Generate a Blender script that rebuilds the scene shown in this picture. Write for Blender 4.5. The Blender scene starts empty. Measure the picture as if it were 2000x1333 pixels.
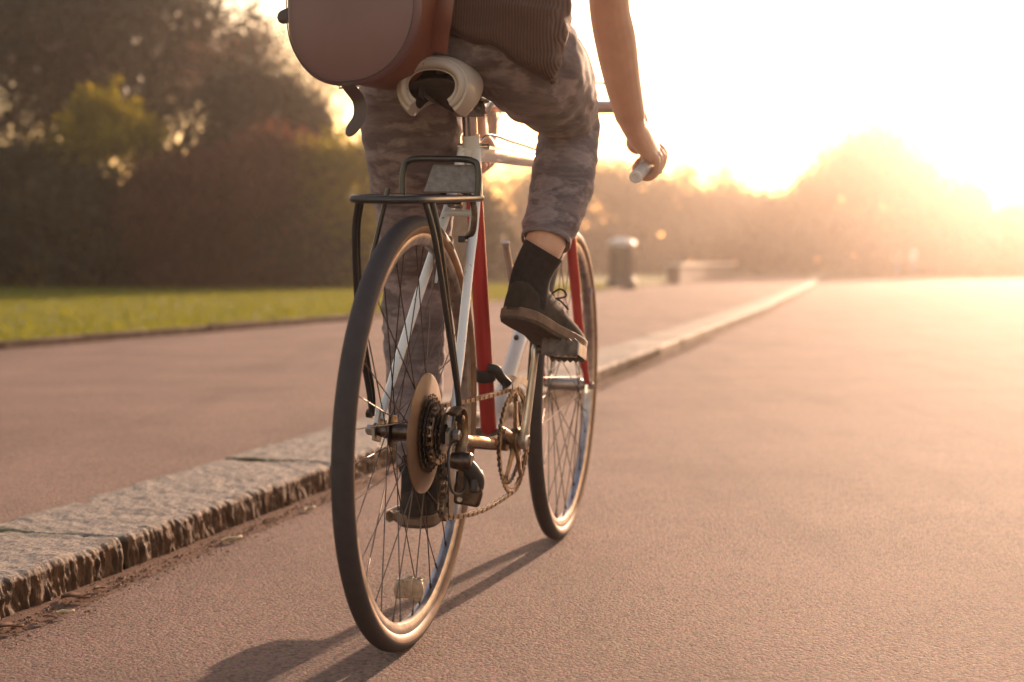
import bpy, bmesh, math, random
import numpy as np
from math import sin, cos, pi, radians, atan2, sqrt
from mathutils import Vector, Matrix, noise

random.seed(7); np.random.seed(7)
SC = bpy.context.scene
COL = SC.collection

# ------------------------------------------------------------------ camera, sky, sun, exposure
cam_d = bpy.data.cameras.new('camera'); CAM = bpy.data.objects.new('camera', cam_d); COL.objects.link(CAM)
CAM.location = (0, 0, 0.6075)
CAM.rotation_euler = (radians(90 - 3.0), 0, 0)
cam_d.sensor_width = 36; cam_d.lens = 53.1
cam_d.clip_start = 0.05; cam_d.clip_end = 3000
cam_d.dof.use_dof = True; cam_d.dof.focus_distance = 2.45; cam_d.dof.aperture_fstop = 3.5
SC.camera = CAM

SUN_AZ, SUN_EL = radians(21.2), radians(13.0)       # azimuth from +Y towards +X
W = bpy.data.worlds.new("World"); SC.world = W; W.use_nodes = True
wn = W.node_tree; wn.nodes.clear()
wo = wn.nodes.new('ShaderNodeOutputWorld'); wb = wn.nodes.new('ShaderNodeBackground')
sky = wn.nodes.new('ShaderNodeTexSky'); sky.sky_type = 'NISHITA'; sky.sun_disc = False
sky.sun_elevation = SUN_EL; sky.sun_rotation = SUN_AZ
sky.air_density = 1.6; sky.dust_density = 1.0; sky.ozone_density = 1.0
tint = wn.nodes.new('ShaderNodeMix'); tint.data_type = 'RGBA'; tint.blend_type = 'MULTIPLY'
tint.inputs[0].default_value = 1.0; tint.inputs[7].default_value = (1.0, 0.77, 0.72, 1)
wn.links.new(sky.outputs[0], tint.inputs[6]); wn.links.new(tint.outputs[2], wb.inputs[0])
wb.inputs[1].default_value = 0.15
wn.links.new(wb.outputs[0], wo.inputs[0])

sun_d = bpy.data.lights.new('sun', 'SUN'); sun_d.energy = 4.1; sun_d.angle = radians(0.6)
sun_d.color = (1.0, 0.655, 0.44)
SUN = bpy.data.objects.new('sun', sun_d); COL.objects.link(SUN)
sdir = Vector((sin(SUN_AZ) * cos(SUN_EL), cos(SUN_AZ) * cos(SUN_EL), sin(SUN_EL)))
SUN.rotation_euler = (-sdir).to_track_quat('-Z', 'Y').to_euler()
SUN.location = (20, 50, 30)

SC.view_settings.view_transform = 'Standard'; SC.view_settings.look = 'None'
SC.view_settings.gamma = 1.0; SC.view_settings.use_curve_mapping = False
SC.view_settings.exposure = 1.36
SC.cycles.use_denoising = True; SC.cycles.sample_clamp_indirect = 8.0
SC.cycles.max_bounces = 8; SC.cycles.transparent_max_bounces = 12
SC.cycles.volume_bounces = 0

# ------------------------------------------------------------------ materials
def newmat(name):
    m = bpy.data.materials.new(name); m.use_nodes = True
    nt = m.node_tree; b = nt.nodes['Principled BSDF']
    return m, nt, b
def coords(nt, scale=(1, 1, 1), kind='Object'):
    tc = nt.nodes.new('ShaderNodeTexCoord'); mp = nt.nodes.new('ShaderNodeMapping')
    mp.inputs['Scale'].default_value = scale
    nt.links.new(tc.outputs[kind], mp.inputs[0]); return mp.outputs[0]
def tex_noise(nt, vec, scale, detail=4, rough=0.55, dist=0.0):
    n = nt.nodes.new('ShaderNodeTexNoise'); n.inputs['Scale'].default_value = scale
    n.inputs['Detail'].default_value = detail; n.inputs['Roughness'].default_value = rough
    n.inputs['Distortion'].default_value = dist
    nt.links.new(vec, n.inputs['Vector']); return n.outputs['Fac']
def ramp(nt, fac, stops, interp='LINEAR'):
    r = nt.nodes.new('ShaderNodeValToRGB'); r.color_ramp.interpolation = interp
    e = r.color_ramp.elements
    while len(e) < len(stops): e.new(0.5)
    for k, (p, c) in enumerate(stops):
        e[k].position = p; e[k].color = (*c, 1) if len(c) == 3 else c
    nt.links.new(fac, r.inputs[0]); return r.outputs[0]
def mixc(nt, fac, a, b, mode='MIX'):
    m = nt.nodes.new('ShaderNodeMix'); m.data_type = 'RGBA'; m.blend_type = mode
    for i, v in ((0, fac), (6, a), (7, b)):
        if isinstance(v, (int, float)): m.inputs[i].default_value = v
        elif isinstance(v, tuple): m.inputs[i].default_value = (*v, 1)
        else: nt.links.new(v, m.inputs[i])
    return m.outputs[2]
def bump(nt, b, h, strength=0.3, dist=0.01):
    n = nt.nodes.new('ShaderNodeBump'); n.inputs['Strength'].default_value = strength
    n.inputs['Distance'].default_value = dist
    nt.links.new(h, n.inputs['Height']); nt.links.new(n.outputs[0], b.inputs['Normal']); return n
def simple(name, col, rough=0.5, metal=0.0, var=0.15, scale=30, bmp=0.0, bscale=200, spec=0.5, coat=0.0):
    m, nt, b = newmat(name); v = coords(nt)
    f = tex_noise(nt, v, scale, 5)
    lo = tuple(c * (1 - var) for c in col); hi = tuple(min(1, c * (1 + var)) for c in col)
    nt.links.new(ramp(nt, f, [(0.3, lo), (0.7, hi)]), b.inputs['Base Color'])
    b.inputs['Roughness'].default_value = rough; b.inputs['Metallic'].default_value = metal
    b.inputs['Specular IOR Level'].default_value = spec; b.inputs['Coat Weight'].default_value = coat
    if bmp: bump(nt, b, tex_noise(nt, v, bscale, 3), bmp, 0.002)
    return m
def leaf_mat(name, cols, trans=0.5, tcol=None):
    m = bpy.data.materials.new(name); m.use_nodes = True; nt = m.node_tree; nt.nodes.clear()
    out = nt.nodes.new('ShaderNodeOutputMaterial')
    at = nt.nodes.new('ShaderNodeAttribute'); at.attribute_name = 'rnd'
    c = ramp(nt, at.outputs['Fac'], [(k / max(1, len(cols) - 1), q) for k, q in enumerate(cols)])
    d = nt.nodes.new('ShaderNodeBsdfPrincipled'); d.inputs['Roughness'].default_value = 0.6
    d.inputs['Specular IOR Level'].default_value = 0.25
    t = nt.nodes.new('ShaderNodeBsdfTranslucent')
    nt.links.new(c, d.inputs['Base Color'])
    nt.links.new(mixc(nt, 1.0, c, tcol or (1.6, 1.5, 0.5), 'MULTIPLY'), t.inputs[0])
    mx = nt.nodes.new('ShaderNodeMixShader'); mx.inputs[0].default_value = trans
    nt.links.new(d.outputs[0], mx.inputs[1]); nt.links.new(t.outputs[0], mx.inputs[2])
    nt.links.new(mx.outputs[0], out.inputs[0]); return m

M = {}
def asphalt(name, c0, c1, gut=False):
    m, nt, b = newmat(name); v = coords(nt)
    vo = nt.nodes.new('ShaderNodeTexVoronoi'); vo.inputs['Scale'].default_value = 165; nt.links.new(v, vo.inputs['Vector'])
    big = tex_noise(nt, v, 1.3, 6, 0.6); fine = tex_noise(nt, v, 260, 3, 0.8)
    col = ramp(nt, fine, [(0.33, c0), (0.66, c1)])
    hsv = nt.nodes.new('ShaderNodeHueSaturation'); nt.links.new(vo.outputs['Color'], hsv.inputs['Color']); hsv.inputs['Saturation'].default_value = 0.25
    col = mixc(nt, 0.62, col, mixc(nt, 1.0, hsv.outputs[0], tuple(2.05 * x for x in c1), 'MULTIPLY'))
    col = mixc(nt, ramp(nt, big, [(0.35, (0, 0, 0)), (0.7, (0.4, 0.4, 0.4))]), col, tuple(x * 0.62 for x in c0))
    # oil drips and patched streaks running with the traffic
    vs = coords(nt, (2.2, 0.25, 1)); st = tex_noise(nt, vs, 1.6, 5, 0.6)
    col = mixc(nt, ramp(nt, st, [(0.5, (0, 0, 0)), (0.75, (0.35, 0.35, 0.35))]), col, tuple(x * 0.7 for x in c0))
    nt.links.new(col, b.inputs['Base Color'])
    b.inputs['Roughness'].default_value = 0.82; b.inputs['Specular IOR Level'].default_value = 0.17
    mh = nt.nodes.new('ShaderNodeMath'); mh.operation = 'MULTIPLY_ADD'
    nt.links.new(vo.outputs['Distance'], mh.inputs[0]); mh.inputs[1].default_value = -0.9; nt.links.new(fine, mh.inputs[2])
    bump(nt, b, mh.outputs[0], 1.0, 0.0070)
    return m
M['road'] = asphalt('road_asphalt', (0.088, 0.055, 0.044), (0.208, 0.136, 0.113))
M['pave'] = asphalt('pavement_asphalt', (0.104, 0.064, 0.052), (0.206, 0.135, 0.110))
def lawn_mat():
    m, nt, b = newmat('lawn_turf'); v = coords(nt)
    f = tex_noise(nt, v, 2.2, 6, 0.65); g = tex_noise(nt, v, 40, 4, 0.7)
    col = ramp(nt, f, [(0.3, (0.07, 0.08, 0.010)), (0.55, (0.115, 0.123, 0.014)), (0.75, (0.15, 0.14, 0.025))])
    col = mixc(nt, 0.5, col, ramp(nt, g, [(0.3, (0.05, 0.05, 0.008)), (0.7, (0.21, 0.19, 0.03))]))
    nt.links.new(col, b.inputs['Base Color']); b.inputs['Roughness'].default_value = 0.8
    b.inputs['Specular IOR Level'].default_value = 0.2
    bump(nt, b, g, 0.8, 0.03); return m
M['lawn'] = lawn_mat()
M['earth'] = simple('earth', (0.075, 0.05, 0.035), 0.95, var=0.4, scale=3, bmp=0.5, bscale=30, spec=0.1)
def stone_mat():
    m, nt, b = newmat('kerb_granite'); v = coords(nt)
    sp = tex_noise(nt, v, 160, 4, 0.7); bg = tex_noise(nt, v, 9, 5, 0.6)
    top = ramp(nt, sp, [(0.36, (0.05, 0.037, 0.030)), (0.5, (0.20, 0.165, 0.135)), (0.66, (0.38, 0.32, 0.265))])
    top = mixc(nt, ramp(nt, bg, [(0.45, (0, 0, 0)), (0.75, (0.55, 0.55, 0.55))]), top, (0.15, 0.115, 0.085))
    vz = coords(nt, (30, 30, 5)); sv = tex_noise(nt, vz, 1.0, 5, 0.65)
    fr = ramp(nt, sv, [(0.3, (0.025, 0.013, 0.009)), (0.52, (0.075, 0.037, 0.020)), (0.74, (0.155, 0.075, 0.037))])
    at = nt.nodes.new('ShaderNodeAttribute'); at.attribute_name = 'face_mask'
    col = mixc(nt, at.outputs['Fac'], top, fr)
    at2 = nt.nodes.new('ShaderNodeAttribute'); at2.attribute_name = 'moss'
    mo = nt.nodes.new('ShaderNodeMath'); mo.operation = 'MULTIPLY'; nt.links.new(at2.outputs['Fac'], mo.inputs[0])
    nt.links.new(ramp(nt, tex_noise(nt, v, 45, 4, 0.7), [(0.42, (0, 0, 0)), (0.6, (1, 1, 1))]), mo.inputs[1])
    col = mixc(nt, mo.outputs[0], col, (0.09, 0.085, 0.02))
    nt.links.new(col, b.inputs['Base Color']); b.inputs['Roughness'].default_value = 0.75
    b.inputs['Specular IOR Level'].default_value = 0.35
    vy = coords(nt, (75, 75, 13)); sy = tex_noise(nt, vy, 1.0, 4, 0.7)
    mm = nt.nodes.new('ShaderNodeMath'); mm.operation = 'MULTIPLY'; nt.links.new(sy, mm.inputs[0]); nt.links.new(at.outputs['Fac'], mm.inputs[1])
    ma = nt.nodes.new('ShaderNodeMath'); ma.operation = 'MULTIPLY_ADD'; nt.links.new(mm.outputs[0], ma.inputs[0]); ma.inputs[1].default_value = 2.2
    nt.links.new(tex_noise(nt, v, 110, 4, 0.75), ma.inputs[2])
    bump(nt, b, ma.outputs[0], 0.6, 0.005); return m
M['stone'] = stone_mat()
M['rubber'] = simple('tyre_rubber', (0.036, 0.028, 0.030), 0.72, var=0.13, scale=60, bmp=0.2, bscale=500, spec=0.35)
M['gum'] = simple('tan_sidewall', (0.20, 0.098, 0.052), 0.6, var=0.25, scale=40, bmp=0.1)
M['alloy'] = simple('brushed_alloy', (0.55, 0.53, 0.51), 0.34, 1.0, var=0.2, scale=50, bmp=0.05)
M['dull_alloy'] = simple('dull_alloy', (0.36, 0.34, 0.33), 0.45, 1.0, var=0.3, scale=40, bmp=0.08)
M['rim'] = simple('worn_rim_alloy', (0.34, 0.31, 0.31), 0.38, 1.0, var=0.35, scale=45, bmp=0.1)
M['chrome'] = simple('chrome', (0.75, 0.72, 0.70), 0.16, 1.0, var=0.12, scale=30)
M['steel'] = simple('dark_oily_steel', (0.10, 0.075, 0.065), 0.38, 1.0, var=0.5, scale=70, bmp=0.2)
M['rust'] = simple('grimy_steel', (0.20, 0.125, 0.075), 0.42, 0.9, var=0.5, scale=60, bmp=0.25)
M['chain'] = simple('chain_steel', (0.24, 0.17, 0.12), 0.35, 1.0, var=0.4, scale=90)
M['black'] = simple('black_enamel', (0.018, 0.017, 0.018), 0.35, var=0.3, scale=50, spec=0.5)
M['plastic'] = simple('black_plastic', (0.02, 0.019, 0.02), 0.5, var=0.3, scale=40)
M['plate'] = simple('grey_plate', (0.16, 0.155, 0.165), 0.6, var=0.3, scale=120, bmp=0.4, bscale=300)
M['spoke'] = simple('spoke_steel', (0.11, 0.085, 0.08), 0.45, 1.0, var=0.3, scale=20)
def chipped(name, col, chip=(0.10, 0.07, 0.055), amount=0.64, rough=0.3):
    m, nt, b = newmat(name); v = coords(nt)
    f = tex_noise(nt, v, 70, 6, 0.7); g = tex_noise(nt, v, 7, 3)
    base = ramp(nt, g, [(0.3, tuple(c * 0.85 for c in col)), (0.7, col)])
    nt.links.new(mixc(nt, ramp(nt, f, [(amount, (0, 0, 0)), (amount + 0.03, (1, 1, 1))]), base, chip), b.inputs['Base Color'])
    b.inputs['Roughness'].default_value = rough; b.inputs['Coat Weight'].default_value = 0.3
    return m
M['white_paint'] = chipped('chipped_white_paint', (0.72, 0.72, 0.74))
M['red_paint'] = chipped('red_paint', (0.40, 0.028, 0.027), amount=0.72, rough=0.28)
M['cream'] = chipped('worn_cream_leather', (0.40, 0.335, 0.29), chip=(0.05, 0.035, 0.03), amount=0.66, rough=0.5)
M['under'] = simple('saddle_underside', (0.035, 0.026, 0.023), 0.8, var=0.3, scale=50)
def guard_mat():
    m, nt, b = newmat('tan_plastic_guard'); v = coords(nt)
    f = tex_noise(nt, v, 22, 5, 0.6)
    nt.links.new(ramp(nt, f, [(0.35, (0.13, 0.064, 0.036)), (0.7, (0.215, 0.11, 0.058))]), b.inputs['Base Color'])
    b.inputs['Roughness'].default_value = 0.45
    b.inputs['Transmission Weight'].default_value = 0.25; return m
M['guard'] = guard_mat()
M['amber'] = simple('amber_reflector', (0.34, 0.235, 0.16), 0.25, var=0.3, scale=80, coat=0.5)
M['blue'] = simple('blue_plastic', (0.02, 0.06, 0.42), 0.4)
def skin_mat():
    m, nt, b = newmat('skin'); v = coords(nt)
    f = tex_noise(nt, v, 25, 5)
    nt.links.new(ramp(nt, f, [(0.3, (0.55, 0.30, 0.20)), (0.7, (0.64, 0.38, 0.26))]), b.inputs['Base Color'])
    b.inputs['Roughness'].default_value = 0.5; b.inputs['Subsurface Weight'].default_value = 0.5
    b.inputs['Subsurface Radius'].default_value = (0.03, 0.012, 0.006)
    b.inputs['Sheen Weight'].default_value = 0.4
    bump(nt, b, tex_noise(nt, v, 350, 3), 0.12, 0.001); return m
M['skin'] = skin_mat()
def trouser_mat():
    m, nt, b = newmat('washed_grey_camouflage'); v = coords(nt)
    w = tex_noise(nt, coords(nt, (1, 1, 1.9)), 14, 6, 0.6, 0.15); s = tex_noise(nt, coords(nt, (4, 4, 20)), 1.8, 5, 0.65, 0.3)
    col = ramp(nt, w, [(0.30, (0.075, 0.058, 0.064)), (0.42, (0.125, 0.097, 0.104)), (0.50, (0.105, 0.080, 0.086)), (0.60, (0.245, 0.195, 0.20)), (0.70, (0.17, 0.132, 0.137))])
    col = mixc(nt, ramp(nt, s, [(0.46, (0, 0, 0)), (0.70, (0.6, 0.6, 0.6))]), col, (0.31, 0.25, 0.255))
    nt.links.new(col, b.inputs['Base Color']); b.inputs['Roughness'].default_value = 0.85
    b.inputs['Specular IOR Level'].default_value = 0.15; b.inputs['Sheen Weight'].default_value = 0.18; b.inputs['Sheen Roughness'].default_value = 0.4
    b2 = bump(nt, b, tex_noise(nt, v, 700, 2), 0.25, 0.001); return m
M['trousers'] = trouser_mat()
def knit_mat():
    m, nt, b = newmat('ribbed_brown_knit'); v = coords(nt)
    wv = nt.nodes.new('ShaderNodeTexWave'); wv.bands_direction = 'X'; wv.inputs['Scale'].default_value = 75
    wv.inputs['Distortion'].default_value = 0.6; wv.inputs['Detail'].default_value = 2; nt.links.new(v, wv.inputs['Vector'])
    nt.links.new(ramp(nt, wv.outputs['Fac'], [(0.2, (0.055, 0.027, 0.02)), (0.8, (0.085, 0.043, 0.033))]), b.inputs['Base Color'])
    b.inputs['Roughness'].default_value = 0.9; b.inputs['Sheen Weight'].default_value = 0.08; b.inputs['Specular IOR Level'].default_value = 0.15
    bump(nt, b, wv.outputs['Fac'], 0.45, 0.0022); return m
M['knit'] = knit_mat()
M['sock'] = simple('black_sock', (0.022, 0.019, 0.02), 0.95, var=0.3, scale=90, bmp=0.4, bscale=600, spec=0.1)
M['suede'] = simple('dark_canvas_shoe', (0.035, 0.026, 0.022), 0.9, var=0.3, scale=60, bmp=0.3, bscale=400, spec=0.15)
M['crepe'] = simple('tan_rubber_sole', (0.13, 0.077, 0.05), 0.75, var=0.3, scale=60, bmp=0.2)
M['outsole'] = simple('dark_outsole', (0.05, 0.034, 0.028), 0.8, var=0.3, scale=80, bmp=0.4)
M['lace'] = simple('shoe_lace', (0.02, 0.015, 0.013), 0.8)
def leather(name, c0, c1, rough=0.42):
    m, nt, b = newmat(name); v = coords(nt)
    f = tex_noise(nt, v, 6, 6, 0.6); g = tex_noise(nt, v, 420, 3, 0.6)
    nt.links.new(ramp(nt, f, [(0.3, c0), (0.7, c1)]), b.inputs['Base Color'])
    b.inputs['Roughness'].default_value = rough
    bump(nt, b, g, 0.18, 0.001); return m
M['leather'] = leather('dark_leather', (0.112, 0.052, 0.054), (0.142, 0.068, 0.070))
M['red_leather'] = leather('red_brown_leather', (0.14, 0.040, 0.026), (0.20, 0.062, 0.036))
M['strap'] = leather('strap_leather', (0.032, 0.016, 0.016), (0.048, 0.024, 0.023))
M['hair'] = simple('brown_hair', (0.05, 0.03, 0.02), 0.6, var=0.4, scale=80, bmp=0.5)
M['bark'] = simple('bark', (0.06, 0.042, 0.032), 0.95, var=0.4, scale=12, bmp=0.7, bscale=30, spec=0.1)
M['timber'] = simple('weathered_timber', (0.13, 0.085, 0.065), 0.85, var=0.35, scale=9, bmp=0.4, bscale=60, spec=0.2)
M['bin'] = simple('bin_black_iron', (0.02, 0.014, 0.014), 0.5, var=0.3, scale=10)
M['bin_top'] = simple('pale_bin_metal', (0.5, 0.48, 0.46), 0.4, 0.6, var=0.2, scale=12)
M['wall_stone'] = simple('wall_stone', (0.075, 0.045, 0.035), 0.9, var=0.3, scale=8, bmp=0.4, bscale=40)
M['coping'] = simple('pale_coping_stone', (0.42, 0.37, 0.32), 0.8, var=0.2, scale=10, bmp=0.3, bscale=50)
M['straw'] = simple('dry_straw', (0.42, 0.33, 0.2), 0.7, var=0.25, scale=40)
M['dead_leaf'] = simple('dead_leaf', (0.13, 0.06, 0.028), 0.8, var=0.4, scale=40)
M['cloth_white'] = simple('white_cloth', (0.75, 0.74, 0.72), 0.9)
M['tape'] = simple('worn_bar_tape', (0.42, 0.38, 0.35), 0.8, var=0.2, scale=60, bmp=0.3)
M['cloth_red'] = simple('faded_red_cloth', (0.45, 0.13, 0.1), 0.9)
M['cloth_blue'] = simple('blue_denim', (0.08, 0.09, 0.14), 0.9)

# ------------------------------------------------------------------ mesh helpers
def V(*a): return Vector(a)
def cr(P, n=6, closed=False):
    """Catmull-Rom through P (tuples of any length)"""
    P = [np.array(p, float) for p in P]; out = []; N = len(P)
    rng = range(N) if closed else range(N - 1)
    for i in rng:
        if closed: a, b, c, d = P[(i - 1) % N], P[i], P[(i + 1) % N], P[(i + 2) % N]
        else:
            a = P[i - 1] if i else 2 * P[0] - P[1]; b = P[i]; c = P[i + 1]; d = P[i + 2] if i + 2 < N else 2 * P[-1] - P[-2]
        for k in range(n):
            t = k / n
            out.append(0.5 * ((2 * b) + (c - a) * t + (2 * a - 5 * b + 4 * c - d) * t * t + (3 * b - a - 3 * c + d) * t ** 3))
    if not closed: out.append(P[-1])
    return out

class MB:
    def __init__(s): s.v = []; s.f = []; s.m = []
    def add(s, verts, faces, mat=0):
        o = len(s.v); s.v += [tuple(p) for p in verts]
        s.f += [tuple(i + o for i in f) for f in faces]; s.m += [mat] * len(faces)
    def sweep(s, pts, rad, n=8, closed=False, mat=0, ref=None, cap=True):
        """tube along pts; rad: scalar | list of scalars | list of (side, up) pairs"""
        P = [Vector(p[:3]) for p in pts]; N = len(P)
        if not isinstance(rad, (list, tuple)): rad = [rad] * N
        T = []
        for i in range(N):
            a = P[(i - 1) % N] if (closed or i) else P[i]; b = P[(i + 1) % N] if (closed or i < N - 1) else P[i]
            t = (b - a); T.append(t.normalized() if t.length > 1e-9 else Vector((0, 0, 1)))
        r0 = Vector(ref) if ref else (Vector((0, 0, 1)) if abs(T[0].z) < 0.9 else Vector((0, 1, 0)))
        vs, fs = [], []; u = r0
        for i in range(N):
            if ref: u = Vector(ref)
            u = (u - T[i] * u.dot(T[i]));
            u = u.normalized() if u.length > 1e-6 else T[i].orthogonal().normalized()
            side = T[i].cross(u)
            r = rad[i]; ra, rb = r if isinstance(r, (tuple, list, np.ndarray)) else (r, r)
            for k in range(n):
                a = 2 * pi * k / n
                vs.append(P[i] + side * (ra * cos(a)) + u * (rb * sin(a)))
        L = N if closed else N - 1
        for i in range(L):
            j = (i + 1) % N
            for k in range(n):
                q = (k + 1) % n
                fs.append((i * n + k, i * n + q, j * n + q, j * n + k))
        if cap and not closed:
            fs.append(tuple(range(n))[::-1]); fs.append(tuple((N - 1) * n + k for k in range(n)))
        s.add(vs, fs, mat); return s
    def box(s, c, size, rot=None, mat=0):
        x, y, z = (q / 2 for q in size); R = rot or Matrix.Identity(3); c = Vector(c)
        vs = [c + R @ Vector((sx * x, sy * y, sz * z)) for sx in (-1, 1) for sy in (-1, 1) for sz in (-1, 1)]
        s.add(vs, [(0, 1, 3, 2), (4, 6, 7, 5), (0, 4, 5, 1), (2, 3, 7, 6), (0, 2, 6, 4), (1, 5, 7, 3)], mat); return s
    def lathe(s, prof, c=(0, 0, 0), axis=(1, 0, 0), n=32, mat=0, closed=False, mats=None, cap=True):
        """prof: (radius, height) list; closed: profile is a loop"""
        A = Vector(axis).normalized(); U = A.orthogonal().normalized(); B = A.cross(U); c = Vector(c)
        vs = []; K = len(prof)
        for i in range(n):
            a = 2 * pi * i / n; d = U * cos(a) + B * sin(a)
            for r, h in prof: vs.append(c + d * r + A * h)
        o = len(s.v); s.v += [tuple(p) for p in vs]
        for i in range(n):
            j = (i + 1) % n
            for k in range(K if closed else K - 1):
                q = (k + 1) % K
                s.f.append((o + i * K + k, o + j * K + k, o + j * K + q, o + i * K + q)); s.m.append(mats[k] if mats else mat)
        if cap and not closed:
            if prof[0][0] > 1e-6: s.f.append(tuple(o + i * K for i in range(n))[::-1]); s.m.append(mat)
            if prof[-1][0] > 1e-6: s.f.append(tuple(o + i * K + K - 1 for i in range(n))); s.m.append(mat)
        return s
    def gear(s, c, R, r_in, teeth, th, depth=0.004, axis=(1, 0, 0), mat=0):
        A = Vector(axis).normalized(); U = A.orthogonal().normalized(); B = A.cross(U); c = Vector(c); n = teeth * 4
        vs = []
        for side in (-0.5, 0.5):
            for k in range(n):
                a = 2 * pi * k / n; d = U * cos(a) + B * sin(a); r = R if k % 4 in (0, 1) else R - depth
                vs += [c + d * r + A * th * side, c + d * r_in + A * th * side]
        fs = []; o = 2 * n
        for k in range(n):
            j = (k + 1) % n
            fs += [(2 * k, 2 * k + 1, 2 * j + 1, 2 * j), (o + 2 * k, o + 2 * j, o + 2 * j + 1, o + 2 * k + 1),
                   (2 * k, 2 * j, o + 2 * j, o + 2 * k), (2 * k + 1, o + 2 * k + 1, o + 2 * j + 1, 2 * j + 1)]
        s.add(vs, fs, mat); return s
    def prism(s, outline, origin, ex, ey, depth, mat=0):
        """outline 2-D in plane (ex, ey) extruded along ex x ey"""
        ex, ey = Vector(ex), Vector(ey); nz = ex.cross(ey).normalized(); o = Vector(origin); n = len(outline)
        vs = [o + ex * x + ey * y for x, y in outline] + [o + ex * x + ey * y + nz * depth for x, y in outline]
        fs = [tuple(range(n))[::-1], tuple(range(n, 2 * n))] + [(k, (k + 1) % n, n + (k + 1) % n, n + k) for k in range(n)]
        s.add(vs, fs, mat); return s
    def ball(s, c, r, nu=12, nv=8, mat=0):
        r = r if isinstance(r, (tuple, list)) else (r, r, r); c = Vector(c)
        vs = [c + Vector((0, 0, r[2]))]
        for i in range(1, nv):
            a = pi * i / nv
            vs += [c + Vector((r[0] * sin(a) * cos(2 * pi * k / nu), r[1] * sin(a) * sin(2 * pi * k / nu), r[2] * cos(a))) for k in range(nu)]
        vs.append(c - Vector((0, 0, r[2]))); fs = []
        for k in range(nu):
            fs.append((0, 1 + k, 1 + (k + 1) % nu))
            for i in range(nv - 2):
                a = 1 + i * nu; fs.append((a + k, a + nu + k, a + nu + (k + 1) % nu, a + (k + 1) % nu))
            a = 1 + (nv - 2) * nu; fs.append((a + k, len(vs) - 1, a + (k + 1) % nu))
        s.add(vs, fs, mat); return s
    def mesh(s, name, mats, angle=40):
        me = bpy.data.meshes.new(name); me.from_pydata(s.v, [], s.f)
        for m in (mats if isinstance(mats, (list, tuple)) else [mats]): me.materials.append(m)
        me.polygons.foreach_set('material_index', s.m)
        bm = bmesh.new(); bm.from_mesh(me); bmesh.ops.recalc_face_normals(bm, faces=bm.faces); bm.to_mesh(me); bm.free()
        me.polygons.foreach_set('use_smooth', [True] * len(me.polygons)); me.set_sharp_from_angle(angle=radians(angle))
        me.update(); return me
    def build(s, name, mats, parent=None, angle=40, bevel=0):
        o = bpy.data.objects.new(name, s.mesh(name, mats, angle)); COL.objects.link(o)
        if parent: o.parent = parent
        if bevel:
            b = o.modifiers.new('bevel', 'BEVEL'); b.width = bevel; b.segments = 2; b.limit_method = 'ANGLE'
        return o
def tag(o, label=None, cat=None, group=None, kind=None):
    if label: o['label'] = label
    if cat: o['category'] = cat
    if group: o['group'] = group
    if kind: o['kind'] = kind
    return o
def empty(name, loc=(0, 0, 0), rz=0, parent=None):
    o = bpy.data.objects.new(name, None); o.empty_display_size = 0.05; COL.objects.link(o)
    o.location = loc; o.rotation_euler = (0, 0, rz)
    if parent: o.parent = parent
    return o
def link(name, me, parent=None, loc=None):
    o = bpy.data.objects.new(name, me); COL.objects.link(o)
    if parent: o.parent = parent
    if loc is not None: o.location = loc
    return o
def np_mesh(name, verts, quads, mats, attr=None, smooth=False):
    me = bpy.data.meshes.new(name); nv, nf = len(verts), len(quads); k = quads.shape[1]
    me.vertices.add(nv); me.vertices.foreach_set('co', verts.astype(np.float32).ravel())
    me.loops.add(nf * k); me.loops.foreach_set('vertex_index', quads.astype(np.int32).ravel())
    me.polygons.add(nf); me.polygons.foreach_set('loop_start', np.arange(0, nf * k, k, dtype=np.int32))
    me.polygons.foreach_set('loop_total', np.full(nf, k, dtype=np.int32))
    for m in (mats if isinstance(mats, (list, tuple)) else [mats]): me.materials.append(m)
    for an, av in (attr or {}).items():
        a = me.attributes.new(an, 'FLOAT', 'POINT'); a.data.foreach_set('value', av.astype(np.float32))
    me.polygons.foreach_set('use_smooth', [smooth] * nf)
    me.update(calc_edges=True); return me
def remeshed(mb, name, mats, voxel, smooth=6, wrinkle=None):
    """weld the overlapping sweeps in mb into one continuous surface"""
    me0 = mb.mesh(name + '_raw', mats); o = bpy.data.objects.new(name, me0); COL.objects.link(o)
    r = o.modifiers.new('r', 'REMESH'); r.mode = 'VOXEL'; r.voxel_size = voxel; r.use_smooth_shade = True
    if smooth:
        sm = o.modifiers.new('s', 'SMOOTH'); sm.iterations = smooth; sm.factor = 0.5
    dg = bpy.context.evaluated_depsgraph_get(); ev = o.evaluated_get(dg)
    me = bpy.data.meshes.new_from_object(ev); me.name = name
    bpy.data.objects.remove(o); bpy.data.meshes.remove(me0)
    me.materials.clear(); me.materials.append(mats if not isinstance(mats, list) else mats[0])
    me.polygons.foreach_set('material_index', [0] * len(me.polygons))
    if wrinkle:
        n = len(me.vertices); co = np.empty(n * 3, np.float32); no = np.empty(n * 3, np.float32)
        me.vertices.foreach_get('co', co); me.vertex_normals.foreach_get('vector', no)
        co = co.reshape(-1, 3); no = no.reshape(-1, 3)
        d = np.array([wrinkle(Vector(p)) for p in co.tolist()], np.float32)
        me.vertices.foreach_set('co', (co + no * d[:, None]).ravel())
    me.polygons.foreach_set('use_smooth', [True] * len(me.polygons)); me.update()
    return me

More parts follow.
